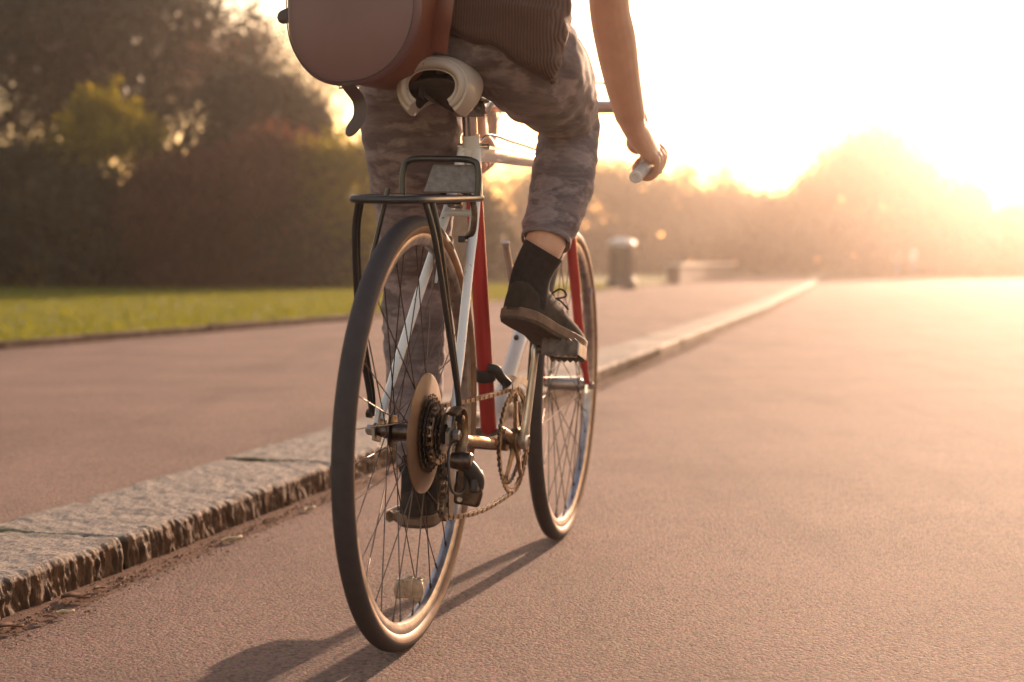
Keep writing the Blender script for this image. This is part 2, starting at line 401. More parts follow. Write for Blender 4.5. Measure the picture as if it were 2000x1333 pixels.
# ------------------------------------------------------------------ ground, road, kerb, pavement, lawn
def kerb_x(Y):           # foot of the kerb face along the road
    pts = [(-12, -4.646), (7.2, 0.367), (18.3, 3.11), (37, 7.41), (62, 12.7), (90, 18.4)]
    return float(np.interp(Y, [p[0] for p in pts], [p[1] for p in pts]))
def lawn_x(Y):           # edge of the lawn along the pavement
    pts = [(-12, -10.2), (5, -4.70), (9.24, -3.14), (13.7, -1.50), (25, 1.25), (36, 3.75), (62, 9.1), (90, 14.8)]
    return float(np.interp(Y, [p[0] for p in pts], [p[1] for p in pts]))
KH, KW = 0.075, 0.325
def sheet(name, rows, mat, kind='structure'):
    """rows: list of lists of points -> grid"""
    vs = [p for r in rows for p in r]; K = len(rows[0])
    q = [(i * K + j, i * K + j + 1, (i + 1) * K + j + 1, (i + 1) * K + j) for i in range(len(rows) - 1) for j in range(K - 1)]
    me = np_mesh(name, np.array(vs, float), np.array(q), mat); o = link(name, me)
    bm = bmesh.new(); bm.from_mesh(me); bmesh.ops.recalc_face_normals(bm, faces=bm.faces)
    if sum(f.normal.z for f in bm.faces) < 0: bmesh.ops.reverse_faces(bm, faces=bm.faces)
    bm.to_mesh(me); bm.free()
    tag(o, kind=kind); return o
YS = [-12, -6, 0, 3, 6, 9.24, 13.7, 18, 25, 30, 37, 45, 54, 62]
g = sheet('ground', [[(-900, -200, -0.03), (900, -200, -0.03)], [(-900, 2000, -0.03), (900, 2000, -0.03)]], M['lawn'])
road = sheet('road', [[(kerb_x(y) - 0.10, y, 0), (kerb_x(y) + 14, y, 0)] for y in YS], M['road'])
pave = sheet('pavement', [[(lawn_x(y) - 0.02, y, KH - 0.004), (kerb_x(y) - KW + 0.03, y, KH - 0.004)] for y in YS], M['pave'])
lawn = sheet('lawn', [[(-60, y, 0.20), (min(lawn_x(y) - 14, -9 + 0.2 * y), y, 0.14), (lawn_x(y) - 3, y, 0.11), (lawn_x(y) - 0.05, y, 0.085)] for y in YS], M['lawn'])
far = sheet('park_ground', [[(-120, 62, 0.06), (160, 62, 0.06)], [(-160, 140, 0.3), (220, 140, 0.3)]], M['lawn'])
e = MB()
for a, b in zip(YS[:-1], YS[1:]):
    n = 6
    for k in range(n):
        y0, y1 = a + (b - a) * k / n, a + (b - a) * (k + 1) / n - 0.01
        p0, p1 = V(lawn_x(y0), y0, 0.085), V(lawn_x(y1), y1, 0.085)
        d = p1 - p0; rot = Matrix.Rotation(atan2(-d.x, d.y), 3, 'Z')
        e.box((p0 + p1) / 2 + V(random.uniform(-.01, .01), 0, random.uniform(-.012, .006)), (0.05, d.length, 0.09), rot)
tag(e.build('lawn_edging', M['timber'], bevel=0.006), kind='structure')

def kerb_stone_mesh(Y0, L, res, seed):
    """one dressed granite block: local y along the kerb, x across it (0 = road face), z up"""
    nx = max(3, int(KW / res)); nl = max(4, int(L / res)); nz = max(3, int(0.105 / res))
    prof = []                                   # (x, z, faceness)
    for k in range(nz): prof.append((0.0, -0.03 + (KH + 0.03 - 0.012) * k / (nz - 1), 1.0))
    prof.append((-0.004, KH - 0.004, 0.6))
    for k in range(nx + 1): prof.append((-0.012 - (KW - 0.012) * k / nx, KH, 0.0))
    prof.append((-KW, -0.03, 0.0))
    rng = random.Random(seed); off = Vector((rng.uniform(0, 90), rng.uniform(0, 90), 0)); tilt = rng.uniform(-.0012, .0012)
    vs = []; mask = []; moss = []
    fine = res < 0.02
    for i in range(nl + 1):
        y = L * i / nl; end = min(y, L - y)
        for (x, z, f) in prof:
            p = Vector((x, y, z)) + off; dx = dz = 0
            if fine and f > 0.3:
                rg = noise.noise(Vector((y * 62 + z * 9, z * 12, 0)) + off) * 0.0055 + noise.noise(Vector((y * 150 + z * 30, z * 40, 3)) + off) * 0.0055
                rg += noise.noise(Vector((y * 14 + z * 8, z * 10, 8)) + off) * 0.007
                if z > KH - 0.02: rg *= 0.7
                dx = rg
                if z > KH - 0.03: dx -= max(0, noise.noise(Vector((y * 40, 0, 5)) + off)) * 0.007
            if fine and f < 0.9:
                dz = noise.noise(Vector((x * 14, y * 14, 1)) + off) * 0.004 + noise.noise(Vector((x * 55, y * 40, 2)) + off) * 0.0028
                if x > -0.05: dz -= (max(0, noise.noise(Vector((y * 45, 1, 9)) + off)) * 0.006 + max(0, noise.noise(Vector((y * 12, 1, 9)) + off)) * 0.006) * (1 + x / 0.05)
                dz += tilt
            if end < 0.012:
                if z > 0: dz -= 0.005 * (1 - end / 0.012); dx -= 0.008 * f
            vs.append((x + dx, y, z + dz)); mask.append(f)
            moss.append(max(0.0, 1 - end / 0.05) * (1.0 if x < -0.12 else 0.3) + max(0, 1 - (KW + x) / 0.02) * 0.6)
    K = len(prof)
    q = np.array([(i * K + j, i * K + j + 1, (i + 1) * K + j + 1, (i + 1) * K + j) for i in range(nl) for j in range(K - 1)])
    n = len(vs)
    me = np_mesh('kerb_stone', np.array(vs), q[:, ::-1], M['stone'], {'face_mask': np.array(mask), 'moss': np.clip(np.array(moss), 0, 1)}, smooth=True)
    bm = bmesh.new(); bm.from_mesh(me); bmesh.ops.holes_fill(bm, edges=[x for x in bm.edges if x.is_boundary], sides=0)
    bmesh.ops.recalc_face_normals(bm, faces=bm.faces); bm.to_mesh(me); bm.free(); return me
bed = sheet('kerb_bedding', [[(kerb_x(y) - KW + .01, y, KH - .016), (kerb_x(y) - .015, y, KH - .016)] for y in YS], M['earth'])
kerb = tag(empty('kerb', (0, 0, 0)), kind='structure')
LST, GAP = 1.125, 0.009
shared = {}
y = 3.06 - 4 * LST
Yc = y; count = 0
while Yc < 62:
    dy = kerb_x(Yc + 0.5) - kerb_x(Yc); ang = math.atan(dy / 0.5); ln = LST
    res = 0.0042 if 1.5 < Yc < 4.2 else (0.011 if 0 < Yc < 9 else 0.06)
    key = ('u', count) if res < 0.05 else ('s', count % 3)
    if key not in shared: shared[key] = kerb_stone_mesh(Yc, ln - GAP, res, count * 13 + 5)
    o = link('kerb_stone', shared[key], kerb, (kerb_x(Yc), Yc, random.uniform(-.0012, .0012)))
    o.rotation_euler = (0, 0, -ang + random.uniform(-.002, .002))
    Yc += ln * cos(ang); count += 1

# dirt washed into the gutter, as a thin uneven sheet, and loose grit on it
def gutter():
    m, nt, b = newmat('gutter_silt'); v = coords(nt)
    f = tex_noise(nt, v, 30, 6, 0.7)
    nt.links.new(ramp(nt, f, [(0.3, (0.115, 0.066, 0.048)), (0.7, (0.19, 0.12, 0.09))]), b.inputs['Base Color'])
    b.inputs['Roughness'].default_value = 0.95; b.inputs['Specular IOR Level'].default_value = 0.1
    bump(nt, b, tex_noise(nt, v, 150, 5, 0.7), 0.6, 0.006)
    rows = []; yy = -1.0
    while yy < 30:
        w = 0.06 + 0.04 * noise.noise(Vector((yy * 2.1, 0, 0))) + 0.025 * noise.noise(Vector((yy * 9, 3, 0)))
        x = kerb_x(yy); rows.append([(x - 0.03, yy, 0.010), (x + 0.02, yy, 0.0085), (x + w * 0.55, yy, 0.005), (x + w, yy, 0.0008)]); yy += 0.05 if yy < 10 else 0.2
    o = sheet('gutter_silt', rows, m, 'structure')
    # grit
    n = 9000; Y = 0.8 + 11 * np.random.rand(n) ** 1.5; dx = np.abs(np.random.randn(n)) * 0.045
    kx = np.array([kerb_x(a) for a in Y]); sz = 0.001 + 0.0024 * np.random.rand(n) ** 4
    C = np.stack([kx + 0.004 + dx, Y, 0.008 - 0.05 * dx + sz * 0.3], 1); C[:, 2] = np.maximum(C[:, 2], 0.003)
    t = np.array([(1, 0, -.5), (-.5, .87, -.5), (-.5, -.87, -.5), (0, 0, .8)])
    ang = np.random.rand(n) * 6.28; ca, sa = np.cos(ang), np.sin(ang)
    vs = np.empty((n, 4, 3))
    for k in range(4):
        vs[:, k, 0] = C[:, 0] + sz * (t[k, 0] * ca - t[k, 1] * sa) * 1.6; vs[:, k, 1] = C[:, 1] + sz * (t[k, 0] * sa + t[k, 1] * ca); vs[:, k, 2] = C[:, 2] + sz * t[k, 2]
    tri = np.array([(0, 1, 3), (1, 2, 3), (2, 0, 3)]); q = (np.arange(n)[:, None, None] * 4 + tri).reshape(-1, 3)
    tag(link('grit', np_mesh('grit', vs.reshape(-1, 3), q, M['dead_leaf'])), kind='stuff')
gutter()

# pale glossy chips added over the road to stand in for sun glints
def chips(n=600):
    rs = np.random.RandomState(3); Y = 1.8 + 12 * rs.rand(n) ** 1.6; X = np.array([kerb_x(a) for a in Y]) + .05 + 5.5 * rs.rand(n); sz = .0010 + .0026 * rs.rand(n) ** 5
    t = np.array([(1, 0, -.2), (-.5, .87, -.2), (-.5, -.87, -.2), (0, 0, .9)]); ang = rs.rand(n) * 6.28; ca, sa = np.cos(ang), np.sin(ang); vs = np.empty((n, 4, 3))
    for k in range(4):
        vs[:, k, 0] = X + sz * (t[k, 0] * ca - t[k, 1] * sa) * 1.4; vs[:, k, 1] = Y + sz * (t[k, 0] * sa + t[k, 1] * ca); vs[:, k, 2] = sz * (t[k, 2] + .3)
    tri = np.array([(0, 1, 3), (1, 2, 3), (2, 0, 3)]); q = (np.arange(n)[:, None, None] * 4 + tri).reshape(-1, 3)
    tag(link('glint_chips', np_mesh('glint_chips', vs.reshape(-1, 3), q, simple('pale_glint_chip', (0.6, 0.52, 0.45), 0.22, spec=0.8))), kind='stuff')
chips()

# grass blades on the lawn
def grass(n=70000):
    Y = 8.5 + 24 * np.random.rand(n) ** 1.3
    ex = np.array([lawn_x(a) for a in Y]); X = ex - 0.06 - 13 * np.random.rand(n) ** 1.4
    H = 0.03 + 0.035 * np.random.rand(n); az = np.random.rand(n) * 6.28; w = 0.006
    z0 = 0.085 + 0.025 * np.clip((ex - X) / 3, 0, 1.5)
    b = np.stack([X, Y, z0], 1); s = np.stack([np.cos(az) * w, np.sin(az) * w, 0 * az], 1)
    tip = b + np.stack([np.random.randn(n) * .012, np.random.randn(n) * .012, H], 1)
    vs = np.stack([b - s, b + s, tip], 1).reshape(-1, 3); q = np.arange(n * 3).reshape(-1, 3)
    gm = leaf_mat('grass_blades', [(0.06, 0.072, 0.010), (0.11, 0.122, 0.014), (0.15, 0.14, 0.025)], 0.55, (1.55, 1.5, 0.4))
    tag(link('grass', np_mesh('grass', vs, q, gm, {'rnd': np.repeat(np.random.rand(n), 3)})), kind='stuff')
grass()

# ------------------------------------------------------------------ trees and shrubs
def leaf_cloud(name, C, size, mat, parent, rnd=None, flat=0.0):
    n = len(C); size = size * (0.6 + 0.8 * np.random.rand(n))
    u = np.random.randn(n, 3); u /= np.linalg.norm(u, axis=1)[:, None]
    w = np.random.randn(n, 3); w -= u * (u * w).sum(1)[:, None]; w /= np.linalg.norm(w, axis=1)[:, None]
    a = u * size[:, None]; b = w * (size * 0.55)[:, None]
    vs = np.stack([C - a, C + b, C + a, C - b], 1).reshape(-1, 3)
    r = np.repeat(np.random.rand(n) if rnd is None else rnd, 4)
    return link(name, np_mesh(name, vs, np.arange(n * 4).reshape(-1, 4), mat, {'rnd': r}), parent)
def shrub_points(W_, D_, H_, nclump, per, spread, seed, base=0.05, spikes=0):
    rs = np.random.RandomState(seed); pts = []; rn = []
    for _ in range(nclump):
        th = rs.rand() * 6.28; zz = rs.rand() ** 0.8; r = sqrt(max(0, 1 - max(0, (zz - 0.25) / 0.75) ** 2.2)) * (0.55 + 0.5 * rs.rand() ** 0.5)
        nz = noise.noise(Vector((cos(th) * 2 + seed, sin(th) * 2, zz * 3)))
        r *= 1 + 0.35 * nz
        c = np.array([W_ * r * cos(th), D_ * r * sin(th), base + zz * H_ * (0.93 + 0.14 * nz)])
        k = int(per * (0.5 + rs.rand())); p = c + rs.randn(k, 3) * spread * np.array([1, 1, 0.8])
        p[:, 2] = np.maximum(p[:, 2], 0.04); pts.append(p); rn.append(np.clip(rs.rand() * 0.6 + rs.rand(k) * 0.4, 0, 1))
    for _ in range(spikes):
        th = rs.rand() * 6.28; r = rs.rand() * 0.7; h = H_ * (1.0 + 0.16 * rs.rand()) * sqrt(1 - 0.6 * r * r)
        p = np.array([W_ * r * cos(th), D_ * r * sin(th), 0]) + rs.randn(60, 3) * np.array([.07, .07, 0]); p[:, 2] = h - rs.rand(60) * 0.6
        pts.append(p); rn.append(rs.rand(60))
    return np.concatenate(pts), np.concatenate(rn)
def stems(root, n, r0, W_, D_, H_, seed, mat=None):
    rs = random.Random(seed); m = MB()
    for _ in range(n):
        a = rs.uniform(0, 6.28); k = rs.uniform(0.3, 0.8)
        m.sweep(cr([(0.1 * cos(a), 0.1 * sin(a), 0), (0.4 * W_ * k * cos(a), 0.4 * D_ * k * sin(a), 0.4 * H_), (W_ * k * cos(a), D_ * k * sin(a), 0.8 * H_)], 4), [r0 * (1 - 0.09 * q) for q in range(9)], 6)
    return m.build('stem', mat or M['bark'], root)
LM = {
 'dark': leaf_mat('dark_evergreen_leaves', [(0.012, 0.013, 0.008), (0.028, 0.028, 0.013), (0.045, 0.040, 0.018)], 0.10, (1.3, 1.2, .5)),
 'yellow': leaf_mat('yellow_green_leaves', [(0.06, 0.06, 0.009), (0.14, 0.135, 0.014), (0.25, 0.215, 0.022)], 0.6, (1.8, 1.6, 0.35)),
 'red': leaf_mat('red_brown_leaves', [(0.045, 0.018, 0.013), (0.10, 0.041, 0.028), (0.15, 0.068, 0.042)], 0.4, (1.4, 0.95, 0.7)),
 'spring': leaf_mat('spring_leaves', [(0.06, 0.045, 0.02), (0.11, 0.09, 0.03), (0.14, 0.12, 0.045)], 0.45, (1.4, 1.2, 0.5)),
 'blossom': leaf_mat('pink_blossom', [(0.12, 0.07, 0.055), (0.30, 0.17, 0.14), (0.42, 0.26, 0.22)], 0.4, (1.1, 0.9, 0.8)),
 'brown': leaf_mat('bare_brown_twigs', [(0.06, 0.04, 0.028), (0.10, 0.07, 0.045), (0.13, 0.09, 0.05)], 0.25, (1.2, 1.0, 0.7)),
}
def shrub(name, loc, W_, D_, H_, kind, label, cat='shrub', n=150, per=130, spread=0.2, size=0.055, seed=1, spikes=0, group=None):
    r = tag(empty(name, loc), label, cat, group)
    stems(r, 7, 0.035, W_, D_, H_, seed)
    p, rn = shrub_points(W_, D_, H_, n, per, spread, seed, spikes=spikes)
    leaf_cloud('foliage', p, size, LM[kind], r, rn)
    return r
def branch(m, p, d, L, r, depth, tips, rs, spread=0.6, up=0.15):
    pts = [p]; k = 4; dd = d.copy()
    for i in range(k):
        dd = (dd + Vector((rs.gauss(0, .13), rs.gauss(0, .13), rs.gauss(up * .3, .1)))).normalized(); pts.append(pts[-1] + dd * L / k)
    r1 = r * 0.62
    m.sweep(pts, [r + (r1 - r) * i / k for i in range(k + 1)], 7 if depth > 2 else (5 if depth > 1 else 3))
    if depth <= 2: tips += [pts[2], pts[3], pts[4]]
    if depth == 0: return
    for j in range(rs.choice((2, 3, 3)) if depth < 4 else 4):
        a = rs.uniform(0, 6.28); o = dd.orthogonal().normalized(); o.rotate(Matrix.Rotation(a, 3, dd))
        nd = (dd * rs.uniform(0.5, 1) + o * spread * rs.uniform(0.6, 1.3) + Vector((0, 0, up))).normalized()
        q = pts[rs.choice((2, 3, 4, 4))] if j else pts[4]
        branch(m, q, nd, L * rs.uniform(0.62, 0.85), r1 * rs.uniform(.65, .9), depth - 1, tips, rs, spread, up)
def tree(name, loc, H_, kind, label, cat='tree', trunk=0.3, tr=0.16, depth=5, per=14, spread=0.3, size=0.07, seed=1, sp=0.6, up=0.15, lean=(0, 0), group=None, extra=None):
    rs = random.Random(seed); r = tag(empty(name, loc), label, cat, group); m = MB(); tips = []
    tl = H_ * trunk; t = Vector((lean[0], lean[1], 1)).normalized() * tl
    tm = MB().sweep([(0, 0, -0.1), (0, 0, 0.1), tuple(t * 0.5 + Vector((rs.gauss(0, .05), rs.gauss(0, .05), 0))), tuple(t)], [tr * 1.5, tr * 1.15, tr, tr * 0.85], 10)
    for j in range(3):
        a = j * 2.1 + rs.uniform(0, 1); d = Vector((cos(a) * sp, sin(a) * sp, 0.9)).normalized()
        branch(m, t * rs.uniform(.8, 1), d, H_ * 0.26, tr * 0.65, depth - 1, tips, rs, sp, up)
    branch(m, t, Vector((0, 0, 1)), H_ * 0.27, tr * 0.75, depth - 1, tips, rs, sp, up)
    tm.build('trunk', M['bark'], r); m.build('limbs', M['bark'], r)
    T = np.array([tuple(x) for x in tips]); rsn = np.random.RandomState(seed)
    P = np.repeat(T, per, 0) + rsn.randn(len(T) * per, 3) * spread
    rn = np.clip(np.repeat(rsn.rand(len(T)), per) * .6 + rsn.rand(len(P)) * .4, 0, 1)
    P[:, 2] = np.maximum(P[:, 2], 0.05)
    leaf_cloud('crown', P, size, LM[kind], r, rn)
    if extra:
        k, p2, s2 = extra; P = np.repeat(T, p2, 0) + rsn.randn(len(T) * p2, 3) * spread
        leaf_cloud('blossom', P, s2, LM[k], r)
    return r
def at(px, Y): return (px - 1000) / 2950 * Y
# the dense planting behind the lawn, left
shrub('shrub', (at(10, 29.5), 29.5, .1), 1.9, 1.3, 2.65, 'dark', 'dark green shrub at the left end of the planting behind the lawn', seed=3, n=190, per=140, spread=.22, group='shrubs behind the lawn')
shrub('shrub', (at(225, 30), 30, .1), 1.55, 1.25, 3.75, 'yellow', 'tall yellow-green shrub with upright sunlit shoots on top', seed=11, n=170, per=110, spread=.2, spikes=9, group='shrubs behind the lawn')
shrub('shrub', (at(150, 28.6), 28.6, .1), 1.3, .8, 2.1, 'dark', 'low dark shrub in front of the tall yellow-green shrub', seed=12, n=120, per=120, spread=.2, group='shrubs behind the lawn')
shrub('shrub', (at(375, 28.9), 28.9, .1), 1.25, 1.0, 2.45, 'red', 'reddish brown shrub right beside the tall yellow-green shrub', seed=5, n=170, per=130, spread=.2, group='shrubs behind the lawn')
shrub('shrub', (at(520, 29), 29, .1), 1.45, 1.1, 2.9, 'red', 'broad reddish brown shrub in front of the dark domed evergreen', seed=6, n=180, per=130, spread=.22, group='shrubs behind the lawn')
shrub('shrub', (at(690, 28.8), 28.8, .1), 1.05, .8, 2.85, 'yellow', 'yellow-green shrub behind the cyclist\'s left leg', seed=7, n=110, per=110, spread=.2, spikes=3, group='shrubs behind the lawn')
shrub('shrub', (at(600, 28.6), 28.6, .1), 1.0, .7, 1.3, 'dark', 'low dark shrub at the foot of the yellow-green one behind the rear wheel', seed=8, n=120, per=120, spread=.2, group='shrubs behind the lawn')
shrub('shrub', (at(840, 34), 34, .1), 1.7, 1.2, 2.4, 'dark', 'dark shrub seen between the rear wheel and the red seat tube', seed=9, n=150, per=120, spread=.22, group='shrubs behind the lawn')
shrub('shrub', (at(-190, 30), 30, .1), 1.9, 1.3, 2.8, 'red', 'reddish shrub beyond the left edge of the picture', seed=13, n=140, per=120, spread=.22, group='shrubs behind the lawn')
shrub('evergreen_tree', (at(520, 31.7), 31.7, .1), 1.6, 1.0, 4.5, 'dark', 'dark domed evergreen tree rising behind the reddish shrubs', 'tree', n=230, per=130, spread=.24, size=.065, seed=4)
tree('pine_tree', (at(150, 37), 37, .1), 9.2, 'dark', 'tall dark tree with pinkish buds filling the upper left corner', trunk=.3, tr=.3, depth=6, per=5, spread=.20, size=.085, seed=21, sp=.75, up=.05, extra=('blossom', 1, .05))
tree('pine_tree', (at(-60, 34), 34, .1), 8.5, 'dark', 'dense dark tree cut by the left edge of the picture', trunk=.3, tr=.24, depth=6, per=6, spread=.20, size=.085, seed=22, sp=.6, up=.08)
tree('bare_tree', (at(560, 50), 50, .1), 8.5, 'spring', 'thin bare tree with pale sky between its twigs left of the satchel', trunk=.3, tr=.16, depth=6, per=1, spread=.25, size=.05, seed=31, sp=.55, up=.15)
tree('blossom_tree', (at(330, 42), 42, .1), 7.6, 'dark', 'open tree with pink blossom between the tall dark tree and the evergreen', trunk=.25, tr=.16, depth=6, per=2, spread=.25, size=.06, seed=33, sp=.55, up=.15, extra=('blossom', 2, .055))
# the hazy wood beyond the road, right
wood = [(760, 62, 5.2, 'spring', 41), (900, 60, 4.6, 'brown', 42), (1010, 66, 5.4, 'spring', 43), (1110, 63, 4.7, 'brown', 44), (1190, 67, 5.6, 'spring', 45), (1265, 64, 4.6, 'brown', 46), (1340, 66, 5.3, 'brown', 47),
        (1410, 68, 4.5, 'spring', 48), (1480, 66, 3.6, 'brown', 49)]
names = ['tree of the hazy wood with thin greenish crown, showing left of the rider\'s hip', 'brown bare tree of the hazy wood behind the red seat tube', 'greenish tree of the wood under the bicycle\'s top tube',
         'brown bare tree of the wood directly left of the litter bin', 'pale feathery tree of the wood right above the litter bin', 'small brown tree of the wood between bin and handlebar end', 'brown tree of the wood straight below the rider\'s hand',
         'pale green tree of the wood above the near end of the low wall', 'lowest brown tree of the wood beside the big hazy tree']
for (px, Y, h, k, sd), lb in zip(wood, names):
    tree('park_tree', (at(px, Y), Y, .1), h, k, lb, trunk=.18, tr=.11, depth=5, per=5, spread=.3, size=.075, seed=sd, sp=.55, up=.12, group='trees of the hazy wood')
tree('large_tree', (at(1690, 70), 70, .1), 7.4, 'spring', 'large rounded tree glowing in the haze beyond the road', trunk=.16, tr=.24, depth=6, per=6, spread=.58, size=.085, seed=51, sp=.85, up=.06)
tree('park_tree', (at(1575, 69), 69, .1), 5.0, 'spring', 'medium tree at the left shoulder of the large glowing tree', trunk=.15, tr=.13, depth=5, per=10, spread=.35, size=.08, seed=52, sp=.75, up=.06, group='trees of the hazy wood')
tree('park_tree', (at(1850, 72), 72, .1), 5.2, 'spring', 'medium tree at the right shoulder of the large glowing tree', trunk=.15, tr=.13, depth=5, per=9, spread=.35, size=.08, seed=53, sp=.75, up=.06, group='trees of the hazy wood')
tree('park_tree', (at(1985, 74), 74, .1), 3.7, 'spring', 'low tree at the right edge of the picture beyond the road', trunk=.15, tr=.12, depth=5, per=9, spread=.35, size=.08, seed=54, sp=.75, up=.06, group='trees of the hazy wood')
def undergrowth():
    n = 90000; rs = np.random.RandomState(9); X = -9 + 56 * rs.rand(n); Y = 64 + 5 * rs.rand(n)
    hh = np.array([1.5 + 1.1 * noise.noise(Vector((x * .35, y * .2, 0))) for x, y in zip(X[::20], Y[::20])]); hh = np.repeat(hh, 20)[:n]
    # smooth height per position
    hh = np.array([2.1 + 1.2 * noise.noise(Vector((float(x) * .4, 0.0, 2.0))) + .5 * noise.noise(Vector((float(x) * 1.7, 0.0, 5.0))) for x in X])
    Z = 0.1 + hh * rs.rand(n) ** 0.8
    o = leaf_cloud('undergrowth', np.stack([X, Y, Z], 1), .10, LM['brown'], None); tag(o, kind='stuff')
undergrowth()
def distant_wood(n=60000):
    rs = np.random.RandomState(19); X = -14 + 80 * rs.rand(n); Y = 80 + 14 * rs.rand(n)
    h = np.array([3.3 + 1.5 * noise.noise(Vector((float(x) * .22, 7.0, 2.0))) + .6 * noise.noise(Vector((float(x) * .9, 3.0, 5.0))) for x in X])
    tag(leaf_cloud('distant_wood', np.stack([X, Y, .1 + h * rs.rand(n) ** .8], 1), .16, LM['brown'], None), kind='stuff')
distant_wood()

# ------------------------------------------------------------------ litter bin, low wall, distant people
def litter_bin(loc):
    r = tag(empty('litter_bin', loc), 'dark cylindrical litter bin with pale domed lid on the grass edge', 'litter bin')
    R = .235
    MB().lathe([(R + .07, 0), (R + .07, .12), (R + .05, .16), (R + .02, .22), (R, .26)], axis=(0, 0, 1), n=28).build('base', M['bin'], r, 30)
    b = MB().lathe([(R, .26), (R, .68)], axis=(0, 0, 1), n=28, cap=False).build('body', M['bin'], r, 30)
    for k in range(14):
        a = 2 * pi * k / 14; MB().box((cos(a) * (R + .006), sin(a) * (R + .006), .46), (.012, .035, .40), Matrix.Rotation(a, 3, 'Z')).build('rib', M['bin'], r)
    for k in range(4):
        a = pi / 4 + k * pi / 2; MB().box((cos(a) * (R - .03), sin(a) * (R - .03), .76), (.05, .12, .18), Matrix.Rotation(a, 3, 'Z')).build('post', M['bin'], r)
    MB().lathe([(R - .05, .66), (R - .05, .83)], axis=(0, 0, 1), n=24).build('liner', M['plastic'], r)
    MB().lathe([(R + .012, .66), (R + .02, .70), (R + .012, .715), (R - .03, .715), (R - .03, .66)], axis=(0, 0, 1), n=28, closed=True).build('rim', M['bin'], r)
    MB().lathe([(R + .03, .83), (R + .045, .87), (R + .03, .905), (R * .75, .96), (R * .4, .99), (0.0, 1.0)], axis=(0, 0, 1), n=28).build('lid', M['bin_top'], r, 50)
litter_bin((2.12, 29.3, .08))
def low_wall():
    r = tag(empty('low_wall', (3.75, 36.0, .07)), 'long low wall with pale flat coping along the pavement', 'wall')
    n = 22; L = 1.05
    x = MB(); px, py = 0.0, 0.0
    for k in range(n):
        Y0 = 36.0 + k * L; X0 = lawn_x(Y0) + .10; X1 = lawn_x(Y0 + L) + .10
        d = V(X1 - X0, L, 0); rot = Matrix.Rotation(atan2(-d.x, d.y), 3, 'Z'); c = V((X0 + X1) / 2 - 3.75, Y0 + L / 2 - 36.0, 0)
        hb = .42
        MB().box(c + V(0, 0, hb / 2), (.30, d.length - .012, hb), rot).build('block', M['wall_stone'], r, bevel=.01)
        MB().box(c + V(0, 0, hb + .045 + random.uniform(-.004, .004)), (.40, d.length - .01, .085), rot).build('coping', M['coping'], r, bevel=.01)
low_wall()
def figure(loc, h, top, rz, label, stride):
    r = tag(empty('person', loc, rz), label, 'person', 'people far down the road'); s = h / 1.7
    m = MB(); S = lambda *p: tuple(q * s for q in p)
    for sg, st in ((-1, stride), (1, -stride)):
        m.sweep([S(sg * .09, 0, .88), S(sg * .09, st * .5 + .03, .48), S(sg * .09, st, .08), S(sg * .09, st + .14, .03)], [.085 * s, .06 * s, .04 * s, .03 * s], 8)
        m.sweep([S(sg * .19, 0, 1.40), S(sg * .24, -st * .3, 1.14), S(sg * .22, -st * .5 + .08, .90)], [.05 * s, .042 * s, .032 * s], 8)
    m.sweep([S(0, 0, .86), S(0, 0, 1.1), S(0, 0, 1.38), S(0, 0, 1.46), S(0, .01, 1.55)], [(.16 * s, .1 * s), (.14 * s, .1 * s), (.18 * s, .11 * s), (.07 * s, .06 * s), (.05 * s, .05 * s)], 12, ref=(0, 1, 0))
    m.ball(S(0, .02, 1.62), (.075 * s, .09 * s, .11 * s))
    link('body', remeshed(m, 'body', M['skin'], .02 * s, 3), r)
    MB().sweep([S(0, 0, .84), S(0, 0, 1.1), S(0, 0, 1.38), S(0, 0, 1.45)], [(.185 * s, .125 * s), (.165 * s, .125 * s), (.205 * s, .13 * s), (.09 * s, .085 * s)], 14, ref=(0, 1, 0)).build('shirt', top, r, 60)
    m = MB()
    for sg, st in ((-1, stride), (1, -stride)):
        m.sweep([S(sg * .08, 0, .92), S(sg * .09, 0, .8), S(sg * .09, st * .5 + .03, .48), S(sg * .09, st, .1)], [.1 * s, .105 * s, .08 * s, .06 * s], 10)
    m.build('trousers', M['cloth_blue'], r, 60)
    MB().ball(S(0, .0, 1.655), (.085 * s, .1 * s, .095 * s)).build('hair', M['hair'], r, 80)
figure((at(1672, 71) , 60.5 + .5, .0), 1.25, M['cloth_white'], .2, 'small far figure in a white top where the road meets the trees', .22)
figure((at(1646, 71) , 61, .0), 1.2, M['cloth_red'], -.1, 'small far figure in a faded red top beside the one in white', -.18)

